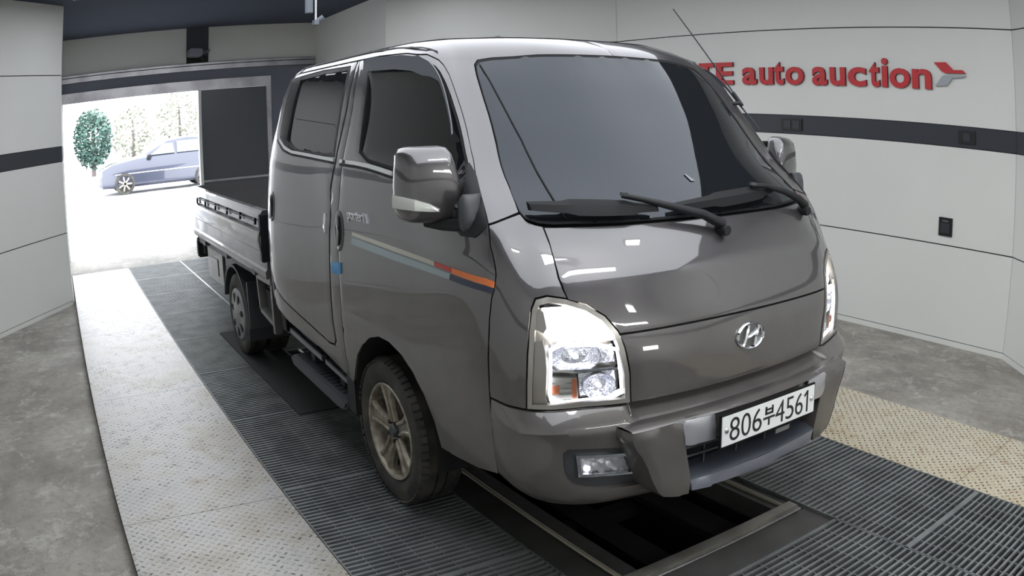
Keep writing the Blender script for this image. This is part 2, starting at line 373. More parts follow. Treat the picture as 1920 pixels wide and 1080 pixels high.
def dens(poly, res):
    out = []; n = len(poly)
    for i in range(n):
        a = np.array(poly[i]); b = np.array(poly[(i + 1) % n]); k = max(1, int(np.ceil(np.linalg.norm(b - a) / res)))
        for j in range(k): out.append(a + (b - a) * j / k)
    return np.array(out)
def inset(poly, d):
    """shrink (d > 0) a polygon"""
    P = np.array(poly, float); n = len(P); area = sum(P[i][0] * P[(i + 1) % n][1] - P[(i + 1) % n][0] * P[i][1] for i in range(n)); sg = 1 if area > 0 else -1
    out = []
    for i in range(n):
        a, b, c = P[i - 1], P[i], P[(i + 1) % n]; e1 = (b - a) / (np.linalg.norm(b - a) + 1e-9); e2 = (c - b) / (np.linalg.norm(c - b) + 1e-9)
        n1 = np.array([-e1[1], e1[0]]) * sg; n2 = np.array([-e2[1], e2[0]]) * sg; m = n1 + n2; l = np.linalg.norm(m)
        if l < .3: out.append(b + n1 * d); continue
        m /= l; out.append(b + m * d / max(m @ n1, .5))
    return np.array(out)
def smoothpoly(poly, it=1, keep=()):
    """corner cutting"""
    P = [np.array(p, float) for p in poly]
    for _ in range(it):
        Q = []
        for i in range(len(P)):
            a, b = P[i], P[(i + 1) % len(P)]; Q += [a * .78 + b * .22, a * .22 + b * .78]
        P = Q
    return [tuple(p) for p in P]
def patch_mb(poly, holes=(), off=0., th=.014, res=.035, gap=0., surf=None, mb=None, mi=0, flip=False, roundedge=.002):
    """a sheet of panel cut out of the surface; poly in (u, z)"""
    sf = surf or S
    T = lambda pl: np.stack([u2m([p[0] for p in pl]), np.array([p[1] for p in pl])], 1)
    outer = inset(T(poly), gap) if gap else T(poly); hs = [inset(T(h), -gap) if gap else T(h) for h in holes]
    O = dens(outer, res); H = [dens(h, res) for h in hs]
    lo = O.min(0); hi = O.max(0); gx, gy = np.meshgrid(np.arange(lo[0] + res / 2, hi[0], res), np.arange(lo[1] + res / 2, hi[1], res)); G = np.stack([gx.ravel(), gy.ravel()], 1)
    k = inpoly(G, O)
    for h in H: k &= ~inpoly(G, h)
    G = G[k]
    B = np.concatenate([O] + H)
    if len(G):
        dmin = np.full(len(G), 9.)
        for i in range(0, len(B), 200): dmin = np.minimum(dmin, np.linalg.norm(G[:, None] - B[None, i:i + 200], axis=2).min(1))
        G = G[dmin > res * .45]
    V = [Vector(p) for p in np.concatenate([B, G])] if len(G) else [Vector(p) for p in B]
    E = []; o = 0
    for loop in [O] + H:
        n = len(loop); E += [(o + i, o + (i + 1) % n) for i in range(n)]; o += n
    vv, _, ff, _, _, _ = delaunay_2d_cdt(V, E, [], 0, 1e-7)
    vv = np.array([tuple(p) for p in vv]); F = np.array([tuple(f) for f in ff if len(f) == 3]); c = vv[F].mean(1)
    k = inpoly(c, O)
    for h in H: k &= ~inpoly(c, h)
    F = F[k]
    if flip: vv = vv * np.array([-1, 1])
    u = m2u(vv[:, 0]); z = vv[:, 1]
    cnt = {}
    for t in F:
        for a, b in ((t[0], t[1]), (t[1], t[2]), (t[2], t[0])): cnt[(min(a, b), max(a, b))] = cnt.get((min(a, b), max(a, b)), 0) + 1
    be = [e for e, n in cnt.items() if n == 1]; bv = sorted({i for e in be for i in e}); idx = {v: i for i, v in enumerate(bv)}
    offs = off(np.abs(u), z) if callable(off) else np.full(len(u), float(off))
    top = offs.copy(); top[bv] -= roundedge
    P = sf(u, z, top); Q = sf(u[bv], z[bv], offs[bv] - th)
    mb = mb or MB(); n = len(P)
    mb.add(np.concatenate([P, Q]), [tuple(t) for t in F] + [(a, b, n + idx[b], n + idx[a]) for a, b in be], mi)
    return mb
def patch(name, poly, m, parent, both=True, sym=False, **kw):
    """both: a mirrored copy on the other side as a part of its own; sym: the polygon already crosses the centre"""
    props = kw.pop('props', {}); r = []
    for fl in ((False,) if (sym or not both) else (False, True)):
        r.append(patch_mb(poly, flip=fl, **kw).build(name, m, parent[1 if fl else 0] if isinstance(parent, list) else parent, smooth=38, **props))
    return r if len(r) > 1 else r[0]
def flat_surf(poly, inward=.006, cubic=True):
    """a gently curved sheet of glass spanning an opening"""
    B = dens(poly, .05); p = S(-np.abs(B[:, 0]), B[:, 1]); p = p[p[:, 2] < 1.865] if not cubic else p; A = lambda x, z: np.stack([np.ones_like(x), x, z - 1.6, (z - 1.6) ** 2, (z - 1.6) ** 3 if cubic else z * 0], 1)
    c = np.linalg.lstsq(A(p[:, 0], p[:, 2]), -p[:, 1], rcond=None)[0]
    def f(u, z, off=0.):
        q = S(u, z); y = A(q[:, 0], q[:, 2]) @ c - inward + off; q[:, 1] = np.where(np.asarray(u) < 0, -y, y); return q
    return f
def symm(half):
    """half polygon listed with u <= 0 from the centre line out and back -> full outline"""
    return list(half) + [(-u, z) for u, z in reversed(half) if abs(u) > 1e-6]

# ============================================================ THE SETTING
floor = MB().box((-9.2, -4.2, -.9), (4.4, 4.2, -.8)).build('floor', M['pit'], kind='structure')
def slab(lo, hi): MB().box(lo, hi).build('concrete_slab', M['concrete'], floor)
slab((-6.2, -4.2, -.9), (4.4, -2.078, -.06)); slab((-6.6, 2.037, -.9), (4.4, 4.2, -.06))
slab((-9.2, -2.3, -.9), (-7.62, 2.1, -.012))
# tread plates with joints; the plates stand 6 cm over the slab
def plates(y0, y1, joint, m):
    L = 1.88; x = joint - 5 * L
    while x < 4.3:
        a = max(x, -7.6); b = min(x + L, 4.35)
        if b > a + .05: MB().box((a + .002, y0, -.07), (b - .002, y1, 0)).build('tread_plate', m, floor)
        x += L
plates(-2.076, -1.272, -.26, M['tread']); plates(1.270, 2.035, 1.62, M['tread2'])
MB().box((-7.6, -2.076, -.8), (4.35, -1.28, -.07)).box((-7.6, 1.28, -.8), (4.35, 2.035, -.07)).build('plate_bed', M['under'], floor)
def grating(x0, x1, y0, y1):
    mb = MB(); x = x0 + .004
    while x < x1 - .008: mb.box((x, y0 + .004, -.032), (x + .0125, y1 - .004, 0)); x += .033
    n = max(2, round((y1 - y0) / .105))
    for i in range(1, n): yy = y0 + (y1 - y0) * i / n; mb.box((x0, yy - .0025, -.016), (x1 - .004, yy + .0025, -.005))
    for yy in (y0, y1 - .006): mb.box((x0, yy, -.034), (x1 - .003, yy + .006, .001))
    for xx in (x0, x1 - .009): mb.box((xx, y0, -.034), (xx + .009, y1, .001))
    mb.build('grating_panel', M['grate'], floor, kind='stuff')
xs = [-.32 + 1.04 * k for k in range(-7, 5)]
for x in xs:
    a = max(x, -7.58); b = min(x + 1.04, 4.3)
    if b - a < .1: continue
    grating(a, b, -1.268, -.585 if a > -3 else -.54); grating(a, b, .56, 1.266)
grating(-7.58, -6.56, -.53, .55); grating(-6.56, -5.52, -.53, .55); grating(-5.52, -4.48, -.53, .55); grating(-4.48, -3.44, -.53, .55); grating(-3.44, -2.62, -.53, .55)
grating(1.36, 2.36, -.58, .555); grating(2.36, 3.36, -.58, .555); grating(3.36, 4.3, -.58, .555)
# the bearers that carry the gratings
mb = MB()
for k in range(12): mb.box((xs[k] - .03, -1.27, -.12), (xs[k] + .01, -.56, -.036)); mb.box((xs[k] - .03, .56, -.12), (xs[k] + .01, 1.27, -.036))
mb.box((-7.6, -.555, -.8), (-2.6, -.535, -.036)).box((-7.6, .552, -.8), (-2.6, .56, -.036)).box((-2.62, -.55, -.8), (-2.6, .55, -.04)).box((1.35, -.58, -.8), (1.362, .56, -.036))
mb.build('grating_bearer', M['under'], floor)
for y in (-.538, .548): MB().box((-7.58, y - .006, -.03), (-2.6 if y > 0 else -1.1, y + .006, .006)).build('steel_edging', M['steel'], floor)
# inspection pit frame
fl_ = MB(); fr = MB(); rg = MB()
for s in (-1, 1):
    yo, ym, yi = (-.578, -.432, -.34) if s < 0 else (.553, .487, .44)
    a, b = sorted((yo, ym)); fl_.box((-2.6, a, -.06), (1.10, b, -.016))
    a, b = sorted((ym, yi)); fl_.box((-2.6, a, -.10), (1.12, b, -.010))
    rg.tube([(-2.6, ym, -.004), (1.11, ym, -.004)], .010, 8)
fl_.build('pit_rim', M['frame2'], floor, kind='stuff'); rg.build('rim_ridge', M['ridge'], floor, kind='stuff', smooth=40)
fr.box((1.105, -.47, -.09), (1.18, .53, .014)).build('pit_frame', M['frame'], floor, bevel=.012)
MB().box((1.18, -.578, -.06), (1.352, .553, -.014)).build('pit_ledge', M['frame2'], floor)
MB().tube([(1.184, -.47, .0), (1.184, .52, .0)], .006, 8).build('pit_lip', M['steel'], floor, smooth=40)
pb = MB().box((-2.5, .25, -.17), (1.1, .40, -.14)).box((-2.5, -.10, -.21), (1.1, .04, -.18)).box((.30, -.36, -.26), (.38, .46, -.2)).box((-.6, -.36, -.26), (-.52, .46, -.2))
pb.build('pit_bearer', M['pitbeam'], floor)
MB().box((-2.6, -.60, -.8), (1.35, -.57, -.036)).box((-2.6, .545, -.8), (1.35, .56, -.036)).build('pit_wall', M['pit'], floor)
MB().box((-3.45, -.87, .001), (-1.25, -.552, .008)).build('rubber_mat', M['darkplate'], floor)
MB().box((-1.22, .60, .001), (-.9, 1.2, .006)).build('rubber_mat', M['darkplate'], floor)

# ---- walls: dark backing with panels, a dark band and a base trim in front of it
ROWS = [(-.012, .723), (.733, 1.500), (1.672, 2.441), (2.451, 3.23)]
def wall(name, A, B, top=3.23, panels=True, ea=.12, eb=.12):
    A = Vector((*A, 0)); B = Vector((*B, 0)); d = (B - A).normalized(); n = Vector((-d.y, d.x, 0))   # n points into the room
    def slabm(z0, z1, t0, t1, e=0., xa=0., xb=0.):
        a = A + d * (e - xa); b = B - d * (e - xb); mb = MB()
        v = [a + n * t0, b + n * t0, b + n * t1, a + n * t1]; return mb.add([(p.x, p.y, z0) for p in v] + [(p.x, p.y, z1) for p in v], [(0, 1, 2, 3), (7, 6, 5, 4), (0, 4, 5, 1), (1, 5, 6, 2), (2, 6, 7, 3), (3, 7, 4, 0)])
    w0 = slabm(-.9, top, -.15, -.012, 0, ea, eb).build(name, M['joint'], kind='structure')
    if not panels: return w0, A, B, d, n
    for a, b in ROWS: slabm(a, min(b, top), -.011, 0, .0015).build('wall_panel', M['panel'], w0)
    slabm(1.506, 1.666, -.011, -.003, 0).build('band_strip', M['band'], w0)
    slabm(-.06, -.018, -.011, .006, 0).build('base_trim', M['panel'], w0)
    return w0, A, B, d, n
rw = wall('wall_right', (.80, 3.711), (-3.851, 3.614))
wall('wall_right_rear', (-3.851, 3.614), (-6.2, 1.94), eb=0)
wall('wall_passage_right', (-6.2, 1.94), (-9.02, 1.96), ea=0)
wall('wall_left_rear', (-5.955, -2.097), (-3.85, -3.66), ea=0)
wall('wall_left', (-3.85, -3.66), (1.9, -3.70))
wall('wall_left_front', (1.9, -3.70), (3.75, -2.35), eb=0); wall('wall_front_left', (3.75, -2.35), (4.25, -2.35), ea=0)
wall('wall_right_front', (2.95, 2.02), (.80, 3.711), ea=0); wall('wall_front_right', (4.25, 2.02), (2.95, 2.02), eb=0)
wall('wall_passage_left', (-9.02, -2.085), (-5.955, -2.097), eb=0)
wall('wall_front', (4.25, -2.35), (4.25, 2.02))
# ---- rear wall with the opening
bw = MB().box((-9.14, -2.3, 2.28), (-9.01, 2.2, 3.23)).box((-9.14, 1.20, -.9), (-9.01, 2.2, 2.3)).box((-9.14, -2.3, -.9), (-9.01, -2.085, 2.3)).build('wall_rear', M['joint'], kind='structure')
MB().box((-9.01, -2.08, 2.695), (-8.99, -.098, 3.23)).build('wall_panel', M['panel'], bw); MB().box((-9.01, .252, 2.695), (-8.99, 1.96, 3.23)).build('wall_panel', M['panel'], bw)
MB().box((-9.01, -.096, 2.80), (-8.975, .250, 3.23)).build('dark_strip', M['strip'], bw)
MB().box((-9.01, -2.08, 2.655), (-8.94, 1.96, 2.685)).box((-9.01, -2.08, 2.575), (-8.96, 1.96, 2.645)).build('header_rail', M['steel'], bw)
MB().box((-9.01, -2.08, 2.425), (-8.99, 1.96, 2.57)).box((-9.01, 1.235, 0), (-8.995, 1.96, 2.43)).build('dark_header', M['header'], bw)
dr = MB().box((-9.05, -2.085, 2.275), (-8.965, 1.235, 2.425)).box((-9.05, 1.165, -.012), (-8.965, 1.235, 2.275)).build('door_1', M['steel'], kind='structure')
MB().box((-9.06, .082, -.012), (-8.96, .128, 2.275)).box((-9.06, -2.09, -.012), (-8.97, -2.07, 2.275)).build('door_post', M['white'], dr)
MB().box((-9.03, .13, -.012), (-9.0, 1.163, 2.273)).build('door_leaf', M['doorp'], dr)
MB().box((-8.998, .135, .9), (-8.985, 1.16, .93)).build('door_rail', M['steel'], dr)
MB().box((-8.96, -.62, 2.30), (-8.95, -.6, 2.36), rot=Matrix.Rotation(.6, 3, 'X')).build('door_arm', M['steel'], dr)
# ---- ceiling
cl = MB().box((-9.2, -4.2, 3.232), (4.5, 4.2, 3.30)).build('ceiling', M['ceil'], kind='structure')
cx0, cx1, cy0, cy1 = -5.4, 3.3, -1.95, 2.0
t = thing('ceiling_light', 'large luminous stretch ceiling panel above the truck, out of frame', 'ceiling light', (0, 0, 3.20))
MB().box((cx0, cy0, 0), (cx1, cy1, .03)).build('light_panel', M['luminous'], t)
MB().box((cx0 - .05, cy0 - .05, -.01), (cx0, cy1 + .05, .032)).box((cx1, cy0 - .05, -.01), (cx1 + .05, cy1 + .05, .032)).box((cx0, cy0 - .05, -.01), (cx1, cy0, .032)).box((cx0, cy1, -.01), (cx1, cy1 + .05, .032)).build('panel_frame', M['black'], t)
for k, (xa, ya, xb, yb, lab) in enumerate(((2.5, -1.0, 2.72, .55, 'long bright light bar on the ceiling in front of the truck, out of frame'), (1.90, .92, 2.05, 1.12, 'short bright ceiling lamp nearest the windscreen, out of frame'))):
    t = thing('light_fitting', lab, 'light', ((xa + xb) / 2, (ya + yb) / 2, 3.14))
    hx, hy = (xb - xa) / 2, (yb - ya) / 2
    MB().box((-hx, -hy, 0), (hx, hy, .01)).build('diffuser', M['tube'], t); MB().box((-hx - .02, -hy - .02, .01), (hx + .02, hy + .02, .06)).build('housing', M['white'], t)

for ya, yb, za, zb, lab in ((.05, 1.20, 2.0, 2.16, 'long light bar on the wall in front of the truck, out of frame'), (.88, 1.18, 2.9, 3.12, 'small square lamp high on the wall in front of the truck, out of frame'), (.70, 1.12, .55, .86, 'small square lamp low on the wall in front of the truck, out of frame'),
                            (-.9, .0, 2.0, 2.1, 'short light bar on the front wall nearer the camera, out of frame')):
    t = thing('wall_light', lab, 'light', (4.238, (ya + yb) / 2, (za + zb) / 2)); hy, hz = (yb - ya) / 2, (zb - za) / 2
    MB().box((-.04, -hy, -hz), (-.03, hy, hz)).build('diffuser', M['tube'], t); MB().box((-.03, -hy - .02, -hz - .02), (-.0, hy + .02, hz + .02)).build('housing', M['white'], t)

# ---- things on the walls
def on_wall(x, off=0.): return 3.6936 + .0206 * x - off
RWM = Matrix.Rotation(math.pi + math.atan(.0206), 4, 'Z') @ Matrix.Rotation(math.pi / 2, 4, 'X')   # text plane facing the room (-y)
RWM = Matrix(((math.cos(.0206), 0, 0, 0), (math.sin(.0206), 0, -1, 0), (0, 1, 0, 0), (0, 0, 0, 1)))
# letters, left edge x, width, height of each glyph measured on the wall
sg = thing('wall_sign', 'raised red lettering reading auto auction with a wing logo on the white wall', 'sign', (-2.609, on_wall(-2.609), 1.945))
def letter(ch, x0, x1, z0, z1):
    v, f = text_mesh(ch, 1.0, .0, 0.028)
    mn, mx = v[:, :2].min(0), v[:, :2].max(0)
    X = x0 + (v[:, 0] - mn[0]) / (mx[0] - mn[0]) * (x1 - x0); Z = z0 + (v[:, 1] - mn[1]) / (mx[1] - mn[1]) * (z1 - z0); n = len(v)
    P = [(X[i] + 2.609, on_wall(X[i]) - on_wall(-2.609) - .022, Z[i] - 1.945) for i in range(n)]; Q = [(a, b + .022, c) for a, b, c in P]
    cnt = {(q[i], q[(i + 1) % len(q)]) for q in f for i in range(len(q))}; be = [(a, b) for (a, b) in cnt if (b, a) not in cnt]
    me = bpy.data.meshes.new('letter'); me.from_pydata(P + Q, [], [tuple(q) for q in f] + [(a, b, n + b, n + a) for a, b in be])
    me.materials.append(M['red']); me.materials.append(M['redside']); me.polygons.foreach_set('material_index', [0] * len(f) + [1] * len(be)); link('letter', me, sg)
B0 = 1.942
for ch, a, b, z0, z1 in (('T', -2.613, -2.413, B0, 2.155), ('E', -2.384, -2.163, B0, 2.155), ('a', -2.05, -1.872, B0 - .003, 2.103), ('u', -1.839, -1.673, B0 - .003, 2.10), ('t', -1.666, -1.547, B0 - .003, 2.147),
                        ('o', -1.529, -1.321, B0 - .003, 2.103), ('a', -1.225, -1.060, B0 - .003, 2.103), ('u', -1.031, -.864, B0 - .003, 2.10), ('c', -.836, -.644, B0 - .003, 2.103), ('t', -.610, -.505, B0 - .003, 2.147),
                        ('i', -.483, -.422, B0, 2.184), ('o', -.403, -.198, B0 - .003, 2.103), ('n', -.177, .013, B0, 2.103)): letter(ch, a, b, z0, z1)
def wing(name, pts, m):
    MB().prism([(x + 2.609, on_wall(x) - on_wall(-2.609) - .022, z - 1.945) for x, z in pts], (0, .022, 0)).build(name, m, sg, label=m.name.replace('_', ' ') + ' logo half')
wing('logo_wing', [(.045, 2.160), (.155, 2.165), (.225, 2.105), (.315, 2.108), (.345, 2.082), (.150, 2.078), (.122, 2.088)], M['red'])
wing('logo_wing', [(.345, 2.066), (.145, 2.062), (.118, 2.050), (.050, 1.972), (.160, 1.978), (.215, 2.040), (.318, 2.050)], M['lgrey'])
def wallbox(name, x0, x1, z0, z1, label, dep=.01, parts=()):
    xm = (x0 + x1) / 2; t = thing(name, label, 'socket', (xm, on_wall(xm), (z0 + z1) / 2), math.atan(.0206)); hx, hz = (x1 - x0) / 2, (z1 - z0) / 2
    MB().box((-hx, -dep, -hz), (hx, .004, hz)).build('cover_plate', M['socket'], t, bevel=.002)
    for a, b, c, d, m, nm in parts: MB().box((a, -dep - .004, c), (b, -dep + .001, d)).build(nm, m, t, bevel=.001)
wallbox('wall_switch', -1.602, -1.363, 1.530, 1.640, 'wide black double switch plate in the dark band, nearest the truck mirror', .006, ((-.085, -.005, -.035, .035, M['band'], 'rocker'), (.015, .095, -.035, .035, M['band'], 'rocker')))
wallbox('wall_switch', .254, .416, 1.535, 1.640, 'small black switch plate in the dark band under the wing logo', .006, ((-.03, .03, -.03, .03, M['band'], 'rocker'),))
wallbox('wall_outlet', .083, .213, .800, .945, 'upright black socket box on the white wall below the dark band', .012, ((-.045, .045, -.05, .03, M['band'], 'socket_insert'), (-.03, .03, .04, .052, M['steel'], 'latch')))
for x, z in ((-.72, 2.262),): pass
# cameras
t = thing('security_camera', 'small grey camera on the dark strip over the roller door opening', 'camera', (-8.975, .06, 2.80))
MB().box((0, -.155, -.03), (.30, .045, .085), rot=Matrix.Rotation(-.08, 3, 'X')).build('housing', M['camgrey'], t, bevel=.015)
MB().tube([(0, .20, .07), (.12, .17, .05), (.15, .05, .02)], .018, 8).build('bracket', M['camgrey'], t)
MB().tube([(.15, .05, -.02), (.16, .08, -.09)], .03, 10).build('lens', M['black'], t)
t = thing('security_camera', 'camera at the foot of a thin white pole hanging from the dark ceiling', 'camera', (-5.0, .625, 3.232))
MB().tube([(0, 0, 0), (0, 0, -.54)], .012, 8).build('pole', M['white'], t)
MB().tube([(0, -.075, 0), (0, -.075, -.42)], .042, 16).build('canister', M['camgrey'], t)
MB().box((-.03, -.03, -.55), (.05, .02, -.50)).tube([(.0, .02, -.51), (.03, .075, -.47)], .03, 12).build('housing', M['camgrey'], t)

# ---- outside: the yard falls away, a dark car, a tree, shrubs
def yz(x): return -.02
v = []; f = []
for i, x in enumerate((-9.0, -20, -37, -60, -90)):
    for y in (-40, -10, 0, 10, 40): v.append((x, y, yz(x)))
for i in range(4):
    for j in range(4): a = i * 5 + j; f.append((a, a + 1, a + 6, a + 5))
MB().add(v, f).build('ground_yard', M['pave'], kind='structure')
car_m = mat('dark_blue_paint', (.045, .05, .075), .25, .4, coat=1); carglass = mat('car_glass', (.12, .14, .15), .06, ior=1.8)
tc = thing('parked_car', 'dark hatchback parked outside beyond the doorway, seen from its side', 'car', (-23.25, -1.28, yz(0)))
ST = [(.42, .30, .66, .66, .55), (.55, .22, .74, .78, .78), (.9, .20, .88, .90, .86), (1.7, .19, .98, 1.0, .9), (2.05, .19, 1.0, 1.10, .9), (2.75, .19, 1.0, 1.44, .9), (3.4, .19, 1.02, 1.50, .9), (4.2, .20, 1.03, 1.45, .9), (4.7, .28, 1.02, 1.15, .86), (4.85, .35, .9, .95, .75)]
P = []
ST = [(y, zb * 1.1, zw * 1.08, zt * 1.07, hw) for y, zb, zw, zt, hw in ST]
for y, zb, zw, zt, hw in ST:
    r = .12; P.append([(hw * sx, y, z) for sx, z in ((.9, zb), (1, zb + .08), (1.0, zw - .1), (.96, zw), (.78, zt - .03 if zt > zw + .1 else zt), (.6, zt), (-.6, zt), (-.78, zt - .03 if zt > zw + .1 else zt), (-.96, zw), (-1, zw - .1), (-1, zb + .08), (-.9, zb))])
MB().grid(P).add(P[0], [tuple(range(12))]).add(P[-1], [tuple(range(12))]).build('car_body', car_m, tc, smooth=30)
for a, b, c, d in ((2.18, 2.98, 1.13, 1.44), (3.06, 3.95, 1.13, 1.48)):
    for s in (1, -1): MB().add([(s * .905, a, c), (s * .905, b, c), (s * .80, b - .05, d), (s * .80, a + .45 if a < 2.5 else a, d), (s * .85, a, c), (s * .85, b, c), (s * .75, b - .05, d), (s * .75, a + .45 if a < 2.5 else a, d)], [(0, 1, 2, 3), (7, 6, 5, 4), (0, 4, 5, 1), (1, 5, 6, 2), (2, 6, 7, 3), (3, 7, 4, 0)]).build('window', carglass, tc)
for y in (1.29, 3.95):
    for s in (1, -1):
        wv = MB().lathe([(.0, .14), (.24, .14), (.25, .2), (.33, .2), (.335, .12), (.335, -.02)], (s * .72, y, .335), axis=0, n=28, sgn=s).build('wheel', M['tire'], tc, smooth=40)
        rb = MB().lathe([(.06, .215), (.0, .22)], (s * .72, y, .335), axis=0, n=16, sgn=s)
        for k in range(7):
            an = k * 2 * math.pi / 7; rb.bar((s * .93, y, .335), (s * .93, y + .23 * math.cos(an), .335 + .23 * math.sin(an)), .05, .02, (s, 0, 0))
        rb.build('rim', M['alloy'], wv)
MB().box((.90, 2.05, 1.02), (1.08, 2.2, 1.15)).build('wing_mirror', M['black'], tc, bevel=.03)
MB().box((.895, .95, .62), (.912, 4.5, .65)).build('side_moulding', M['silver'], tc)
leafm = mat('green_leaves', (.035, .085, .075), .6, noise=(9, (.07, .13, .09), .4, .6)); palem = mat('overexposed_leaves', (.30, .30, .24), .7, noise=(9, (.17, .18, .13), .4, .6)); barkm = mat('bark', (.12, .10, .09), .8)  # palem: overexposure outdoors is put into the pale leaf colour
def foliage(c, r, n, s):
    mb = MB()
    for _ in range(n):
        d = Vector((random.gauss(0, 1), random.gauss(0, 1), random.gauss(0, 1))).normalized(); q = random.uniform(.35, 1) ** .5
        p = Vector((c[0] + d.x * r[0] * q, c[1] + d.y * r[1] * q, c[2] + d.z * r[2] * q)); a = Vector((random.gauss(0, 1), random.gauss(0, 1), random.gauss(0, .6))).normalized() * s; b = a.cross(Vector((random.random(), random.random(), random.random()))).normalized() * s * .5
        mb.add([p - a, p + b, p + a, p - b], [(0, 1, 2, 3)])
    return mb
def tree(x, y, h, r, n, s, m, lab, group=None, trunk=.3):
    t = thing('tree', lab, 'tree', (x, y, yz(x)), group=group)
    MB().tube([(0, 0, 0), (.05, .05, h * .4), (0, 0, h * .75)], [.14, .11, .05], 8).build('trunk', barkm, t)
    foliage((0, 0, h * (trunk + (1 - trunk) / 2)), (r, r, h * (1 - trunk) / 2), n, s).build('crown', m, t, kind='stuff')
tree(-40, -.25, 3.55, 1.15, 2600, .13, leafm, 'small bushy green tree standing alone outside, left of the parked car', trunk=.10)
for k, (x, y, h, r) in enumerate(((-46, 2.6, 3.9, 1.5), (-48, 5.9, 4.6, 1.5), (-47, 9.2, 5.2, 1.5))):
    tree(x, y, h, r, 800, .15, palem, ('pale bushy tree just right of the green tree', 'pale bushy tree behind the roof of the parked car', 'pale bushy tree farthest right in the doorway')[k], 'pale trees across the yard', .12)
t = thing('parked_car', 'distant pale car at the left edge of the doorway', 'car', (-44, -3.9, yz(-40)))
P = [[(.85 * sx, y, z) for sx, z in ((.9, .2), (1, .3), (1, .8), (.8, zt), (-.8, zt), (-1, .8), (-1, .3), (-.9, .2))] for y, zt in ((-2.2, .8), (-1.2, .95), (-.5, 1.4), (1, 1.42), (1.6, .95), (2.1, .85))]
MB().grid(P).add(P[0], [tuple(range(8))]).add(P[-1], [tuple(range(8))]).build('car_body', M['white'], t, smooth=30)
for y in (-1.35, 1.3): MB().lathe([(0, .9), (.3, .9), (.31, .7), (.31, -.7), (.3, -.9), (0, -.9)], (0, y, .31), axis=0, n=20).build('wheel', M['tire'], t)

# ============================================================ THE TRUCK
TR = thing('pickup_truck', 'dark grey double-cab flatbed pickup truck parked on the gratings with its headlights on', 'truck', (0, 0, 0), .01194)
PT = M['paint']
ARCH = [sd(x, z) for x, z in ((.515, .43), (.485, .53), (.42, .62), (.345, .685), (.25, .735), (.14, .762), (.04, .762), (-.06, .735), (-.15, .685), (-.225, .62), (-.285, .53), (-.335, .45))]
def b(u): return (-u[0], u[1])
# inner shell behind the panel gaps
archbox = [sd(.54, .395), sd(.54, .5), sd(.42, .68), sd(.14, .80), sd(-.12, .76), sd(-.30, .62), sd(-.37, .395)]
E_ = 1e-3
HLH = [(-4.4, 1.06), (-4.7, .74), (-2.0, .74), (-2.1, .95), (-2.6, 1.07)]
ih = [(-12.9, 1.95), (-12.9, .60), sd(-1.4, .62), sd(-.40, .52), (archbox[-1][0], .50)] + archbox[::-1][1:-1] + [(archbox[0][0], .44), (-5.2, .60), (-4.6, .735), (0, .735), (0, 1.95)]
WSH = [(0, 1.31), (-2.7, 1.32), (-2.88, 1.36), (-2.8, 1.6), (-2.75, 1.82), (-2.5, 1.845), (0, 1.86)]
SHF = [(-7.291, 1.901), (-6.309, 1.897), (-5.645, 1.879), (-5.240, 1.847), (-4.982, 1.788), (-4.735, 1.620), (-4.756, 1.461), (-5.164, 1.362), (-5.795, 1.346), (-6.389, 1.401), (-6.865, 1.430), (-7.455, 1.465), (-7.407, 1.615)]
SHR = [sd(x, z) for x, z in ((-1.36, 1.915), (-.9, 1.925), (-.47, 1.915), (-.43, 1.482), (-.70, 1.48), (-1.08, 1.495), (-1.2, 1.52), (-1.37, 1.575), (-1.38, 1.76))]
for fl in (False, True):
    patch_mb(ih, holes=[HLH, SHF, SHR], off=-.016, th=.004, res=.06, flip=fl).build('door_seal', M['seal'], TR, smooth=40)

HLP = [(-4.03, 1.086), (-4.25, 1.055), (-4.45, .99), (-4.56, .92), (-4.62, .83), (-4.64, .741), (-3.90, .741), (-2.86, .743), (-2.00, .737), (-2.02, .839), (-2.10, .928), (-2.17, .976), (-2.35, 1.026), (-2.64, 1.062), (-3.04, 1.084), (-3.60, 1.094)]
# --- bonnet, front panel, wings
ridge = lambda u, z: .004 * np.exp(-((z - 1.13) / .02) ** 2)
HOOD = symm([(0, .971), (-1.2, .969), (-2.16, .9685), (-2.17, .976), (-2.35, 1.026), (-2.64, 1.062), (-2.98, 1.079), (-3.02, 1.11), (-3.04, 1.144), (-2.99, 1.175), (-2.93, 1.22), (-2.88, 1.25), (-2.84, 1.291), (-2.6, 1.289), (-1.5, 1.282), (0, 1.279)])
patch('bonnet', HOOD, PT, TR, sym=True, gap=.0028, res=.03, off=ridge)
FP = symm([(0, .738), (-2.00, .738), (-2.02, .839), (-2.10, .928), (-2.16, .967), (-1.2, .968), (0, .970)])
patch('front_panel', FP, PT, TR, sym=True, gap=.0028, res=.03)
WING = [(-2.84, 1.293), (-2.89, 1.237), (-2.99, 1.175), (-3.04, 1.144), (-3.02, 1.11), (-2.98, 1.079), (-3.04, 1.084), (-3.60, 1.094), (-4.03, 1.086), (-4.25, 1.055), (-4.45, .99), (-4.56, .92), (-4.62, .83), (-4.64, .741), (-5.31, .744), (-5.92, .751), (-5.93, .887), (-5.87, 1.011), (-5.77, 1.08), (-5.56, 1.156), (-5.47, 1.242), (-5.146, 1.304), (-4.063, 1.321), (-3.332, 1.333), (-3.241, 1.312), (-3.0, 1.300)]
patch('front_wing', WING, PT, TR, gap=.0026, res=.028)
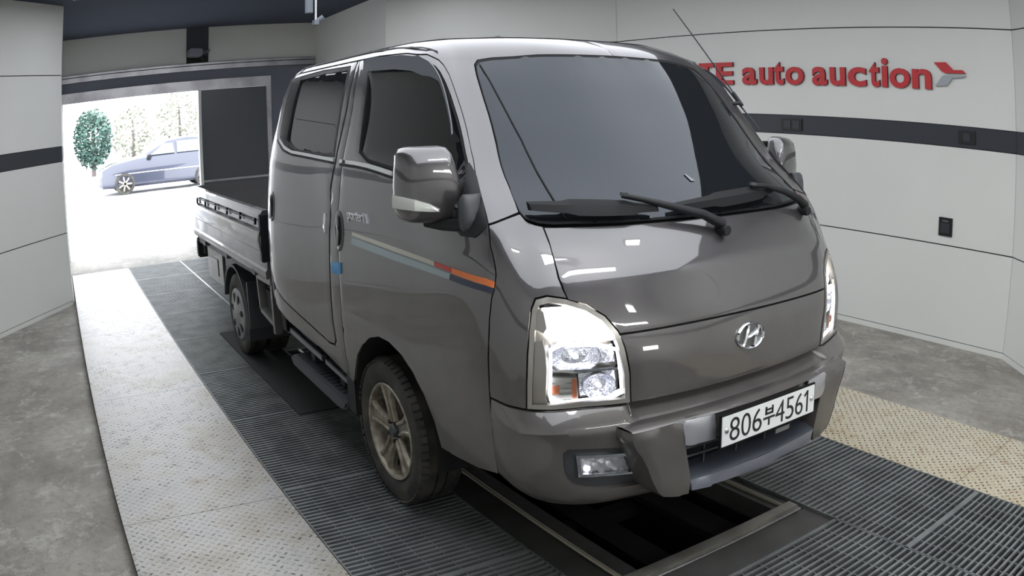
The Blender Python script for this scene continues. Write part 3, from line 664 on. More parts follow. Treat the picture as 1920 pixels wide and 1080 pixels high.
# --- roof frame with the pillars
PIL = [(0, 1.964), (0, 1.886), (-1.5, 1.881), (-2.5, 1.869), (-2.80, 1.861), (-2.91, 1.843), (-2.95, 1.80), (-2.97, 1.719), (-2.98, 1.549), (-3.11, 1.411), (-3.241, 1.365), (-3.342, 1.336), (-4.063, 1.323), (-5.145, 1.306), (-4.733, 1.411), (-4.492, 1.496), (-4.524, 1.600), (-4.586, 1.682), (-4.668, 1.749), (-4.764, 1.807), (-4.938, 1.845), (-5.110, 1.867), (-5.559, 1.895), (-6.269, 1.913), (-7.000, 1.928), (-7.438, 1.930), sd(-.9, 1.934), sd(-1.30, 1.934), sd(-1.40, 1.915), sd(-1.44, 1.87), sd(-1.455, 1.7), sd(-1.475, 1.45), sd(-1.485, 1.1), sd(-1.47, .75), sd(-1.44, .66), (-9.6, .66), (-12.98, .66), (-12.98, 1.964)]
def roof_side(fl):
    mb = patch_mb(PIL, res=.035, flip=fl, gap=.0015); mb.build('roof_pillar', PT, TR, smooth=38)
roof_side(False); roof_side(True)
# roof skin: rings shrinking towards the spine
us = np.concatenate([np.linspace(0, 3, 25), np.linspace(3.1, 6, 22), np.linspace(6.2, 9, 18), np.linspace(9.05, 10.4, 12), np.linspace(10.6, 13, 9)]); us = np.concatenate([us, -us[-2:0:-1]])
con = S(us, np.full(len(us), 1.9648)); rings = []
for s in np.linspace(1, 0, 22):
    c = np.stack([np.clip(con[:, 0], -1.15, -.25), np.zeros(len(con)), con[:, 2]], 1); p = c + (con - c) * s
    e = (1 - s); p[:, 2] = 1.9648 + .034 * (1 - (1 - e) ** 2.2)
    rib = np.clip((.12 - p[:, 0]) / .06, 0, 1) * np.clip((p[:, 0] + 1.3) / .1, 0, 1) * (np.maximum(0, np.cos(p[:, 1] * 2 * math.pi / .27)) ** 3) * np.clip(e * 6, 0, 1); p[:, 2] += .007 * rib
    rings.append([tuple(q) for q in p])
MB().grid([[r[i] for r in rings] for i in range(len(us))], closed_u=True).build('roof_skin', PT, TR, smooth=40)
RL = [sd(-1.38, 1.9645), sd(-.9, 1.9645), (-7.6, 1.9645), (-7.187, 1.963), (-6.568, 1.953), (-5.794, 1.931), (-5.35, 1.917), (-5.025, 1.902)]
patch('drip_rail', RL + [(u, z - .007) for u, z in reversed(RL)], M['seal'], TR, off=.0035, th=.003, res=.05)
# --- windscreen
WS = symm([(0, 1.883), (-1.5, 1.878), (-2.5, 1.866), (-2.78, 1.858), (-2.88, 1.842), (-2.92, 1.80), (-2.945, 1.719), (-2.955, 1.549), (-3.08, 1.411), (-3.20, 1.368), (-3.272, 1.338), (-3.20, 1.322), (-2.9, 1.308), (-2.6, 1.3015), (-1.5, 1.293), (0, 1.290)])
ws = patch('windscreen', WS, M['wshield'], TR, sym=True, off=-.003, th=.005, res=.035)
WSi = symm([(0, 1.876), (-1.5, 1.871), (-2.45, 1.859), (-2.72, 1.85), (-2.82, 1.835), (-2.86, 1.80), (-2.885, 1.719), (-2.895, 1.549), (-3.0, 1.411), (-3.08, 1.375), (-3.1, 1.35), (-3.0, 1.328), (-2.8, 1.316), (-2.5, 1.31), (-1.5, 1.302), (0, 1.299)])
patch('windscreen_seal', [(u, z + (.004 if z > 1.6 else -.004)) for u, z in WS], M['seal'], TR, sym=True, off=-.0015, th=.006, res=.035, holes=[[(u * .993, z + (-.004 if z > 1.6 else .004)) for u, z in WS]])
# --- front doors
FG = smoothpoly([(-7.184, 1.888), (-6.309, 1.879), (-5.655, 1.863), (-5.269, 1.832), (-5.071, 1.759), (-4.876, 1.600), (-4.871, 1.471), (-5.208, 1.374), (-5.788, 1.364), (-6.387, 1.418), (-6.864, 1.447), (-7.370, 1.484), (-7.317, 1.615), (-7.249, 1.753)], 1)
FD = [(-5.146, 1.305), (-5.47, 1.242), (-5.56, 1.156), (-5.77, 1.08), (-5.87, 1.011), (-5.93, .887), (-5.92, .751), (-5.92, .592), (-5.86, .475), (-6.3, .452)] + ARCH + [(-7.84, .47), (-7.83, .636), (-7.82, .75), (-7.81, .914), (-7.81, 1.069), (-7.780, 1.251), (-7.721, 1.335), (-7.613, 1.456), (-7.458, 1.711), (-7.379, 1.926), (-7.000, 1.926), (-6.267, 1.911), (-5.559, 1.893), (-5.112, 1.865), (-4.938, 1.843), (-4.763, 1.805), (-4.668, 1.747), (-4.586, 1.680), (-4.524, 1.600), (-4.492, 1.496), (-4.733, 1.411)]
crease = lambda u, z: .006 * np.exp(-((z - 1.175) / .03) ** 2) * np.clip((u - 5.2) / .5, 0, 1) * np.clip((7.3 - u) / .9, 0, 1) - .004 * np.exp(-((z - .70) / .012) ** 2) * np.clip((8.6 - u) / .4, 0, 1) * np.clip((u - 7.2) / .4, 0, 1) * 1.3
fds = patch('front_door', FD, PT, TR, gap=.0032, res=.028, holes=[FG], off=crease)
HF = [(-.325 + .060 * math.cos(t), 1.165 + .093 * math.sin(t)) for t in np.linspace(0, 2 * math.pi, 21)[:-1]]
ins0 = lambda pl, d: [(float(m2u(a)), z) for a, z in inset([(float(u2m(u)), z) for u, z in pl], d)]
FGL = inset([(float(u2m(u)), z) for u, z in FG], .013); FGL = [(float(m2u(a)), z) for a, z in FGL]
patch('window_seal', FG, M['seal'], fds, holes=[FGL], off=-.003, th=.030, res=.03)
patch('window_glass', ins0(FGL, -.010), M['tint'], fds, surf=flat_surf(FG, .014, False), th=.004, res=.035)
patch('belt_moulding', [(-5.97, 1.352), (-6.44, 1.408), (-6.86, 1.444), (-7.068, 1.457), (-7.242, 1.468), (-7.424, 1.475), (-7.643, 1.479), (-7.646, 1.463), (-7.431, 1.459), (-7.252, 1.451), (-7.084, 1.439), (-6.888, 1.427), (-6.45, 1.392), (-5.98, 1.337)], M['chrome'], fds, off=.005, th=.008, res=.04)
patch('belt_rubber', [(-5.98, 1.336), (-6.45, 1.391), (-6.888, 1.426), (-7.084, 1.438), (-7.252, 1.450), (-7.431, 1.458), (-7.646, 1.462), (-7.65, 1.450), (-7.431, 1.446), (-7.252, 1.438), (-7.084, 1.426), (-6.888, 1.414), (-6.45, 1.379), (-5.99, 1.324)], M['seal'], fds, off=.003, th=.006, res=.04)
patch('sail_panel', smoothpoly([(-4.603, 1.451), (-4.864, 1.501), (-5.293, 1.422), (-6.079, 1.346), (-6.279, 1.286), (-6.183, 1.253), (-5.351, 1.293), (-5.163, 1.309), (-4.752, 1.406)], 1), M['black'], fds, off=.006, th=.008, res=.03)
VZ = [(-7.147, 1.914), (-7.198, 1.862), (-7.106, 1.860), (-6.570, 1.849), (-6.219, 1.832), (-6.014, 1.810), (-5.591, 1.799), (-5.202, 1.778), (-5.099, 1.700), (-4.953, 1.584), (-4.777, 1.588), (-4.827, 1.692), (-4.970, 1.798), (-5.110, 1.842), (-5.232, 1.861), (-5.692, 1.887), (-6.299, 1.904), (-6.989, 1.918)]
_vs = flat_surf([p for p in FG if p[1] > 1.5], -.020, True)
vis_surf = lambda u, z, off=0.: _vs(u, z, off)
patch('rain_visor', VZ, M['visor'], fds, surf=vis_surf, th=.004, res=.02, roundedge=0)
# recessed handles: a dark oval bowl with a pull bar
def handle(xc, zc, rx, rz, parents, pull=True):
    ov = [sd(xc + rx * math.cos(t), zc + rz * math.sin(t)) for t in np.linspace(0, 2 * math.pi, 25)[:-1]]
    r = patch('handle_bowl', ov, M['bowl'], parents, off=lambda u, z: .003 - .0*u, th=.004, res=.012)
    ov2 = [sd(xc + rx * .72 * math.cos(t), zc + rz * .78 * math.sin(t)) for t in np.linspace(0, 2 * math.pi, 21)[:-1]]
    patch('handle_recess', ov2, M['seal'], parents, off=.0045, th=.003, res=.02)
    bar = [sd(xc + x, zc + z) for x, z in ((-.018, -.07), (-.018, .062), (.006, .066), (.012, .05), (.012, -.055), (.0, -.07))]
    patch('handle_pull', bar, PT, parents, off=.014, th=.008, res=.02, roundedge=.004)
    patch('lock_barrel', [sd(xc + .003 + .011 * math.cos(t), zc - rz * .78 + .011 * math.sin(t)) for t in np.linspace(0, 2 * math.pi, 13)[:-1]], M['chrome'], parents, off=.009, th=.006, res=.02)
handle(-.352, 1.163, .062, .092, fds)
# decals (printed foil, a fraction of a millimetre proud) on the doors
def decal(name, pts, m, par=fds): patch(name, pts, M[m], par, off=lambda u, z: crease(u, z) + .0012, th=.001, res=.028, roundedge=0)
decal('decal_stripe', [(-7.62, 1.174), (-7.17, 1.162), (-6.67, 1.152), (-6.675, 1.136), (-7.17, 1.144), (-7.625, 1.159)], 's_white')
decal('decal_stripe', [(-6.665, 1.152), (-6.45, 1.1495), (-6.46, 1.132), (-6.67, 1.136)], 's_red')
decal('decal_stripe', [(-6.445, 1.1495), (-6.0, 1.142), (-5.63, 1.134), (-5.665, 1.114), (-6.0, 1.120), (-6.455, 1.130)], 's_org')
decal('decal_stripe', [(-7.628, 1.151), (-7.17, 1.137), (-6.475, 1.127), (-6.485, 1.106), (-7.17, 1.109), (-7.64, 1.121)], 's_blue')
decal('decal_stripe', [(-6.47, 1.127), (-6.0, 1.118), (-5.67, 1.111), (-5.70, 1.097), (-6.0, 1.099), (-6.48, 1.105)], 's_navy')
# badge lettering on both doors
def badge(txt, x0, x1, z0, z1, m, side_):
    v, f = text_mesh(txt, 1, 0, .015); mn, mx = v.min(0), v.max(0); t = (v[:, 0] - mn[0]) / (mx[0] - mn[0]); zz = z0 + (v[:, 1] - mn[1]) / (mx[1] - mn[1]) * (z1 - z0)
    xx = x0 + t * (x1 - x0) if side_ == 0 else x1 - t * (x1 - x0)
    u0, u1 = sd(x0, 1.2)[0], sd(x1, 1.2)[0]; uu = u0 + (xx - x0) / (x1 - x0) * (u1 - u0)
    P = S(uu if side_ == 0 else -uu, zz, crease(np.abs(uu), zz) + .006); Q = S(uu if side_ == 0 else -uu, zz, crease(np.abs(uu), zz)); n = len(v)
    ed = {(q[i], q[(i + 1) % len(q)]) for q in f for i in range(len(q))}; be = [(a, c) for (a, c) in ed if (c, a) not in ed]
    MB().add(np.concatenate([P, Q]), [tuple(q) for q in f] + [(a, c, n + c, n + a) for a, c in be]).build('badge_letters', m, fds[side_])
for k in (0, 1): badge('porter', -.225, -.052, 1.214, 1.262, M['badge'], k); badge('II', -.045, -.005, 1.226, 1.264, M['silver'], k)
# --- centre pillars between the doors, rear doors, sills
patch('centre_pillar', [(-7.399, 1.926), (-7.468, 1.711), (-7.623, 1.456), (-7.731, 1.335), (-7.790, 1.251), (-7.82, 1.069), (-7.82, .914), (-7.83, .75), (-7.84, .636), (-7.85, .47), sd(-.43, .475), (-7.98, .60), (-7.95, .622), (-7.96, .725), (-7.95, .88), (-7.93, 1.15), (-7.850, 1.345), (-7.722, 1.465), (-7.557, 1.713), (-7.434, 1.928)], PT, TR, gap=.002, res=.03, off=-.003)
RD = [(-7.439, 1.926), (-7.557, 1.713), (-7.722, 1.465), (-7.850, 1.345), (-7.93, 1.15), (-7.95, .88), (-7.96, .725), (-7.955, .625), (-7.98, .602), (-8.05, .595)] + [sd(x, z) for x, z in ((-.75, .618), (-.962, .649), (-1.25, .692), (-1.40, .735), (-1.46, .80), (-1.475, 1.10), (-1.465, 1.45), (-1.445, 1.72), (-1.425, 1.86), (-1.38, 1.91), (-1.28, 1.93), (-.9, 1.93))]
RF = [sd(x, z) for x, z in ((-1.33, 1.905), (-.9, 1.916), (-.50, 1.905), (-.475, 1.72), (-.452, 1.492), (-.70, 1.492), (-1.083, 1.508), (-1.193, 1.533), (-1.335, 1.582), (-1.345, 1.76))]
rds = patch('rear_door', RD, PT, TR, gap=.0032, res=.03, holes=[RF])
RG = [sd(x, z) for x, z in ((-1.20, 1.888), (-.85, 1.896), (-.525, 1.888), (-.50, 1.72), (-.492, 1.503), (-.744, 1.506), (-1.041, 1.519), (-1.115, 1.534), (-1.20, 1.567), (-1.205, 1.744))]
patch('window_seal', RF, M['black'], rds, holes=[RG], off=-.002, th=.026, res=.03)
patch('window_glass', ins0(RG, -.008), M['tint'], rds, surf=flat_surf(RG, .013, False), th=.004, res=.04)
patch('belt_moulding', [sd(x, z) for x, z in ((-1.345, 1.592), (-1.20, 1.536), (-1.067, 1.512), (-.724, 1.494), (-.455, 1.482), (-.455, 1.467), (-.724, 1.479), (-1.07, 1.497), (-1.21, 1.52), (-1.355, 1.578))], M['chrome'], rds, off=.005, th=.006, res=.04)
patch('belt_rubber', [sd(x, z) for x, z in ((-1.355, 1.577), (-1.21, 1.519), (-1.07, 1.496), (-.724, 1.478), (-.455, 1.466), (-.455, 1.455), (-.724, 1.467), (-1.07, 1.485), (-1.22, 1.507), (-1.365, 1.566))], M['seal'], rds, off=.003, th=.006, res=.04)
handle(-1.375, 1.20, .062, .085, rds)
patch('door_catch', [sd(x, z) for x, z in ((-.535, 1.228), (-.513, 1.228), (-.515, 1.142), (-.53, 1.134), (-.545, 1.16))], M['chrome'], rds, off=.009, th=.01, res=.02)
patch('sill', [(-7.87, .60), (-7.98, .597), (-8.05, .591)] + [sd(x, z) for x, z in ((-.75, .614), (-.962, .645), (-1.25, .688), (-1.40, .73), (-1.45, .70), (-1.45, .63), (-1.22, .578), (-.76, .532), (-.36, .467))] + [(-7.86, .48)], PT, TR, gap=.002, res=.03)
tp = MB(); 
patch_mb([(-7.90, 1.008), (-7.775, 1.022), (-7.775, .972), (-7.80, .966), (-7.90, .962)], off=.008, th=.008, res=.02).build('masking_tape', M['tape'], fds[0], label='scrap of blue tape over the door gap')
# --- wheel houses
for s in (-1, 1):
    mb = MB(); mb.lathe([(.40, .0), (.40, -.34)], (.09, s * .855, .37), axis=1, n=24, sgn=s, a0=-.15, a1=math.pi + .15).lathe([(.40, -.34), (.0, -.34)], (.09, s * .855, .37), axis=1, n=24, sgn=s, a0=-.15, a1=math.pi + .15)
    mb.build('wheel_house', M['liner'], TR, smooth=40)
    MB().box((-.42, s * .84 - .015, .30), (-.325, s * .84 + .015, .50)).box((-.40, s * .66 - .15, .16), (-.385, s * .66 + .16, .50)).build('mud_flap', M['black'], TR)

# --- bumper
def bend(u): return .392 + .085 * np.clip((np.abs(u) - 2.5) / 3.3, 0, 1) ** 1.5
_bt = np.array([0, .05, .12, .20, .225, .26, .36, .6, .85, .95, 1.0]); _bo = np.array([.002, .014, .030, .046, .047, .041, .038, .035, .026, .014, -.006]); _bc = np.array([-.045, -.040, -.02, .046, .047, .041, .038, .035, .026, .014, -.006])
def bump_off(u, z):
    t = np.clip((.745 - z) / (.745 - bend(u)), 0, 1); m_ = np.clip((2.15 - np.abs(u)) / .22, 0, 1); m_ = m_ * m_ * (3 - 2 * m_); return (np.interp(t, _bt, _bo) * (1 - m_) + np.interp(t, _bt, _bc) * m_) * (1 - .85 * np.clip((np.abs(u) - 4.6) / 1.3, 0, 1)) 
FOGH = smoothpoly([(-3.57, .622), (-3.56, .56), (-3.46, .515), (-3.25, .484), (-2.9, .468), (-2.3, .458), (-1.70, .452), (-1.55, .50), (-1.66, .56), (-1.85, .60), (-2.4, .606), (-3.0, .616)], 1)
BMP = symm([(0, .740), (-2.0, .735), (-2.9, .7405), (-3.9, .7385), (-4.64, .738), (-5.31, .741), (-5.90, .748), (-5.91, .592), (-5.85, .478), (-5.3, .452), (-4.6, .428), (-3.8, .411), (-3.2, .401), (-2.6, .397), (-1.5, .397), (0, .397)])
mirror = lambda pl: [(-u, z) for u, z in pl]
GR = [(-1.35, .60), (-1.35, .455), (1.35, .455), (1.35, .60)]
bmp = patch_mb(BMP, holes=[FOGH, mirror(FOGH), GR], off=bump_off, th=.03, res=.018, gap=.002).build('bumper', PT, TR, smooth=38)
# curled lower edge
ub = np.linspace(-5.8, 5.8, 90); rows = []
for dz, do in ((0.004, -.004), (-.012, -.014), (-.018, -.04), (-.012, -.10)):
    zb = np.maximum(np.interp(np.abs(ub), [0, 1.5, 2.6, 3.2, 3.8, 4.6, 5.3, 5.85], [.397, .397, .397, .401, .411, .428, .452, .478]), .40)
    p = S(ub, zb, bump_off(np.abs(ub), zb) + do); p[:, 2] = zb + dz; rows.append([tuple(q) for q in p])
MB().grid(rows).build('bumper_lip', PT, bmp, smooth=60)
# fog lamps: bezel pocket, reflector, lens
for fl in (False, True):
    g = -1 if fl else 1
    bez = smoothpoly([(-3.62, .63), (-3.58, .50), (-3.25, .47), (-2.3, .445), (-1.62, .44), (-1.45, .50), (-1.6, .57), (-1.85, .61), (-2.4, .615), (-3.0, .625)], 1)
    FL = [(-3.20, .588), (-2.13, .573), (-2.02, .54), (-1.94, .496), (-3.13, .516)]
    pk = patch_mb(bez, off=lambda u, z: bump_off(u, z) - .022, th=.006, res=.03, flip=fl, holes=[FL]).build('fog_lamp_bezel', M['dgrey'], TR, smooth=40)
    patch_mb(FL, off=lambda u, z: bump_off(u, z) - .030 + .006 * np.sin(u * 22) * np.cos(z * 160), th=.004, res=.012, flip=fl).build('reflector', M['fogref'], pk, smooth=30)
    fr_ = patch_mb([(u * 1.0 + (-.04 if u < -2.6 else .04), z + (.004 if z > .54 else -.004)) for u, z in FL], holes=[[(-3.15, .582), (-2.17, .567), (-2.07, .54), (-2.0, .502), (-3.08, .522)]], off=lambda u, z: bump_off(u, z) - .012, th=.014, res=.03, flip=fl).build('lamp_rim', M['chrome'], pk, smooth=40)
    patch_mb(FL, off=lambda u, z: bump_off(u, z) - .014, th=.003, res=.03, flip=fl).build('lamp_lens', M['clear'], pk, smooth=40)
    c = S(-2.95 * g if not fl else 2.95, .54, .015)[0]
    c = S((-2.95 if not fl else 2.95), .535, .002)[0]
    MB().lathe([(.0, .012), (.011, .008), (.012, -.01)], tuple(c), axis=0, n=14).build('bulb', M['ring'], pk, smooth=40)
# --- bumper guard: plan-curved bar, two legs, silver inserts, lower strip
def GX(y): return 1.345 - .155 * y * y
def gpiece(name, poly, dep, m, x0=0., res=.03, parent=TR, smoothing=35, both=False, round_=.004):
    """poly in (y, z) on the curved guard face"""
    for s in ((1, -1) if both else (1,)):
        P2 = [(s * y, z) for y, z in poly]; O = dens(inset(P2, 0), res); lo = O.min(0); hi = O.max(0)
        gx, gy = np.meshgrid(np.arange(lo[0] + res / 2, hi[0], res), np.arange(lo[1] + res / 2, hi[1], res)); G = np.stack([gx.ravel(), gy.ravel()], 1); G = G[inpoly(G, O)]
        if len(G): G = G[np.linalg.norm(G[:, None] - O[None], axis=2).min(1) > res * .45]
        V = [Vector(p) for p in O] + [Vector(p) for p in G]; n0 = len(O)
        vv, _, ff, _, _, _ = delaunay_2d_cdt(V, [(i, (i + 1) % n0) for i in range(n0)], [], 0, 1e-7); vv = np.array([tuple(p) for p in vv]); F = np.array([tuple(f) for f in ff]); F = F[inpoly(vv[F].mean(1), O)]
        cnt = {}
        for t in F:
            for a, c in ((t[0], t[1]), (t[1], t[2]), (t[2], t[0])): cnt[(min(a, c), max(a, c))] = cnt.get((min(a, c), max(a, c)), 0) + 1
        be = [e for e, n in cnt.items() if n == 1]; bv = sorted({i for e in be for i in e}); ix = {v: i for i, v in enumerate(bv)}; n = len(vv)
        X = GX(vv[:, 0]) + x0; X2 = X.copy(); X2[bv] -= round_
        cen = vv.mean(0); A = np.stack([X2, vv[:, 0], vv[:, 1]], 1); B = np.stack([X[bv] - dep, vv[bv, 0] + (vv[bv, 0] - cen[0]) * .0, vv[bv, 1]], 1)
        MB().add(np.concatenate([A, B]), [tuple(t) for t in F] + [(a, c, n + ix[c], n + ix[a]) for a, c in be]).build(name, m, parent, smooth=smoothing)
gb = MB().box((1.20, -.37, .455), (1.215, .37, .60)).build('grille_backing', M['seal'], TR)
G1 = [(.335, .683), (.586, .677), (.579, .64), (.565, .613), (.548, .591), (.525, .548), (.502, .491), (.478, .447), (.456, .425), (.42, .415), (.351, .408), (.345, .46), (.372, .57), (.375, .60)]
gpiece('guard_leg', G1, .10, PT, both=True, round_=.006)
gpiece('guard_bar', [(-.37, .686), (0, .680), (.37, .686), (.40, .676), (.38, .596), (.30, .588), (-.30, .588), (-.38, .596), (-.40, .676)], .09, PT, x0=-.012)
MB().grid([[(GX(y) - .004, y, zt_), (GX(y) - .010, y, zt_ + .004), (GX(y) - .05, y * 1.01, zt_ + .009), (GX(y) - .10, y * 1.02, zt_ + .006)] for y, zt_ in [(y, .681 - .004 * (abs(y) / .584) ** 2) for y in np.linspace(-.584, .584, 41)]]).build('guard_top', PT, TR, smooth=40)
# chamfered flanks of the legs
for s in (-1, 1):
    a = [(.584, .679, .010), (.583, .66, .012), (.579, .64, .012), (.565, .613, .010), (.548, .591, .006), (.525, .548, .004), (.502, .491, .004), (.478, .447, .003), (.456, .425, .003)]
    P = [[(GX(y) - .004, s * y, z), (GX(y) - .02, s * (y + e * .6), z), (GX(y) - .06, s * (y + e), z + .001), (GX(y) - .13, s * (y + e + .01), z)] for y, z, e in a]
    MB().grid(P).build('guard_flank', PT, TR, smooth=30)
gpiece('silver_insert', [(.262, .679), (.385, .684), (.397, .674), (.384, .598), (.372, .592), (.250, .587)], .01, M['silver'], x0=.004, both=True)
gpiece('lower_strip', [(-.350, .458), (0, .450), (.350, .458), (.340, .44), (.335, .415), (.25, .406), (.24, .412), (0, .404), (-.24, .412), (-.25, .406), (-.335, .415), (-.340, .44)], .085, M['silver2'], x0=-.004, round_=.004)
MB().grid([[(GX(y) - .006, y, .4545 + .028 * y * y), (GX(y) - .012, y, .459 + .028 * y * y), (GX(y) - .06, y, .474), (GX(y) - .11, y, .478)] for y in np.linspace(-.352, .352, 25)]).build('strip_shelf', M['satin2'], TR, smooth=40)
for z in (.585, .553, .521): MB().tube([(GX(y) - .06, y, z) for y in np.linspace(-.36, .36, 13)], .005, 6).build('grille_slat', M['dgrey'], gb)
for y in (-.24, -.08, .08, .24): MB().box((GX(y) - .075, y - .003, .48), (GX(y) - .062, y + .003, .60)).build('grille_mullion', M['dgrey'], gb)
# number plate
pl = MB().box((-.004, -.267, -.0605), (.004, .267, .0605)).build('number_plate', M['seal'], TR, bevel=.003); pl.location = (1.363, .0, .621); pl.rotation_euler = (0, -.05, .0)
def ink(name, mb, m=None): return mb.build(name, m or M['ink'], pl)
MB().box((.003, -.260, -.0535), (.0065, .260, .0535)).build('plate_face', M['plate'], pl, bevel=.002)
def glyph(ch, y0, y1, z0, z1):
    v, f = text_mesh(ch, 1, 0, -.008); mn, mx = v.min(0), v.max(0)
    Y = y0 + (v[:, 0] - mn[0]) / (mx[0] - mn[0]) * (y1 - y0); Z = z0 + (v[:, 1] - mn[1]) / (mx[1] - mn[1]) * (z1 - z0)
    n = len(v); P = [(.0078, Y[i], Z[i]) for i in range(n)]; Q = [(.006, Y[i], Z[i]) for i in range(n)]
    ed = {(q[i], q[(i + 1) % len(q)]) for q in f for i in range(len(q))}; be = [(a, c) for (a, c) in ed if (c, a) not in ed]
    ink('plate_character', MB().add(P + Q, [tuple(q) for q in f] + [(a, c, n + c, n + a) for a, c in be]))
zb, zt = -.041, .041
for ch, a, c in (('8', -.222, -.172), ('0', -.163, -.114), ('6', -.104, -.055), ('4', .022, .074), ('5', .083, .129), ('6', .139, .185)): glyph(ch, a, c, zb, zt)
ink('plate_character', MB().box((.006, .208, zb), (.0078, .217, zt)).bar((.007, .213, zt - .003), (.007, .194, zt - .019), .009, .0016, (1, 0, 0)))
k = MB()
for q in ((-.036, -.026, .006, .036), (.000, .009, .006, .036), (-.036, .009, .006, .014), (-.036, .009, .021, .028), (-.046, .012 + .006, -.010, -.002), (-.019, -.010, -.034, -.008)): k.box((.006, q[0], q[2]), (.0078, q[1], q[3]))
ink('plate_character', k)
for y in (-.238, .240):
    MB().lathe([(0, .012), (.008, .0115), (.0105, .008), (.0105, .005)], (0, y, .002), axis=0, n=16).build('plate_bolt', M['chrome'], pl, smooth=40)
MB().box((-.002, .035, -.083), (.002, .115, -.066)).build('plate_tab', M['satin'], pl)

# --- headlamps
ins = lambda pl, d: [(float(m2u(a)), z) for a, z in inset([(float(u2m(u)), z) for u, z in pl], d)]
for fl in (False, True):
    P_ = lambda *a, **k: patch_mb(*a, flip=fl, **k)
    hl = P_(ins(HLP, .004), holes=[ins(HLP, .019)], off=.004, th=.03, res=.025).build('headlamp', M['bezel'], TR, smooth=40)
    # housing floor and walls
    P_(ins(HLP, .008), off=lambda u, z: -.075 + .02 * np.clip((u - 3.5), 0, 1), th=.004, res=.03).build('housing', M['bezel'], hl, smooth=40)
    up = [(-3.83, 1.068), (-2.98, 1.066), (-2.62, 1.045), (-2.34, 1.000), (-2.20, .972), (-2.15, .949), (-3.0, .962), (-3.75, .975), (-4.0, 1.0), (-3.98, 1.04)]
    P_(up, off=-.03, th=.02, res=.03).build('running_lamp', M['drl'], hl, smooth=40)
    P_([(-4.15, 1.04), (-4.3, 1.0), (-4.0, .985), (-3.85, 1.0), (-3.84, 1.05), (-4.0, 1.06)], off=-.012, th=.02, res=.03).build('lamp_wing', M['bezel'], hl, smooth=40)
    ring = smoothpoly([(-3.89, .958), (-2.16, .944), (-2.09, .838), (-2.045, .753), (-3.73, .75), (-3.95, .773), (-3.93, .86)], 1)
    P_(ring, holes=[ins(ring, .012)], off=-.012, th=.02, res=.03).build('lamp_ring', M['ring'], hl, smooth=40)
    P_([(-4.05, .965), (-4.45, .955), (-4.52, .83), (-4.54, .752), (-3.9, .75), (-4.03, .775), (-4.0, .87)], off=-.008, th=.015, res=.03).build('side_bezel', M['bezel'], hl, smooth=40)
    P_([(-3.85, .868), (-2.15, .857), (-2.15, .848), (-3.85, .859)], off=-.022, th=.04, res=.03).build('divider', M['chrome'], hl, smooth=40)
    # bowls: lathes facing forward and slightly up/out
    for u, z, r, nm in ((-3.05, .905, .062, 'main_bowl'), (-2.55, .800, .05, 'dip_bowl')):
        c = S((u if not fl else -u), z, -.028)[0]; sg_ = 1 if fl else -1
        v = MB().lathe([(.006, -.04), (.022, -.034), (r * .6, -.022), (r * .85, -.01), (r, .0), (r * 1.06, .0), (r * 1.06, -.03)], (0, 0, 0), axis=0, n=28)
        Mx = Matrix.Translation(c) @ Matrix.Rotation(sg_ * .42, 4, 'Z') @ Matrix.Diagonal((1, 1.25 if r > .055 else 1.05, .80, 1))
        v.v = [tuple(Mx @ Vector(p)) for p in v.v]; v.build(nm, M['reflector'], hl, smooth=40)
        vb = MB().lathe([(0, .004), (.008, .0), (.009, -.03)], (0, 0, 0), axis=0, n=12); vb.v = [tuple(Mx @ Vector(p)) for p in vb.v]; vb.build('bulb', M['ring'], hl, smooth=40)
    P_([(-3.86, .84), (-3.02, .834), (-2.98, .764), (-3.83, .766)], off=-.03, th=.02, res=.015).build('indicator_lens', M['whitelens'], hl, smooth=40)
    P_([(-3.80, .812), (-3.55, .812), (-3.55, .785), (-3.80, .785)], off=-.024, th=.006, res=.015).build('indicator_bulb', M['orange'], hl, smooth=40)
    P_([(-3.16, .832), (-3.04, .832), (-3.02, .768), (-3.14, .768)], off=-.024, th=.006, res=.015).build('indicator_reflector', M['orange'], hl, smooth=40)
    for zz in (.822, .804, .786): P_([(-3.84, zz), (-3.02, zz - .002), (-3.02, zz - .006), (-3.84, zz - .004)], off=-.026, th=.004, res=.03).build('lens_rib', M['chrome'], hl)
    P_([(-2.95, .84), (-2.2, .842), (-2.15, .765), (-2.9, .762)], off=-.05, th=.006, res=.02).build('dip_reflector', M['reflector'], hl, smooth=40)
    P_([(-3.84, .95), (-2.2, .935), (-2.18, .868), (-3.84, .875)], off=-.052, th=.006, res=.02).build('main_reflector', M['reflector'], hl, smooth=40)
    P_(ins(HLP, .017), off=.002, th=.003, res=.035).build('lamp_lens', M['clear'], hl, smooth=40)

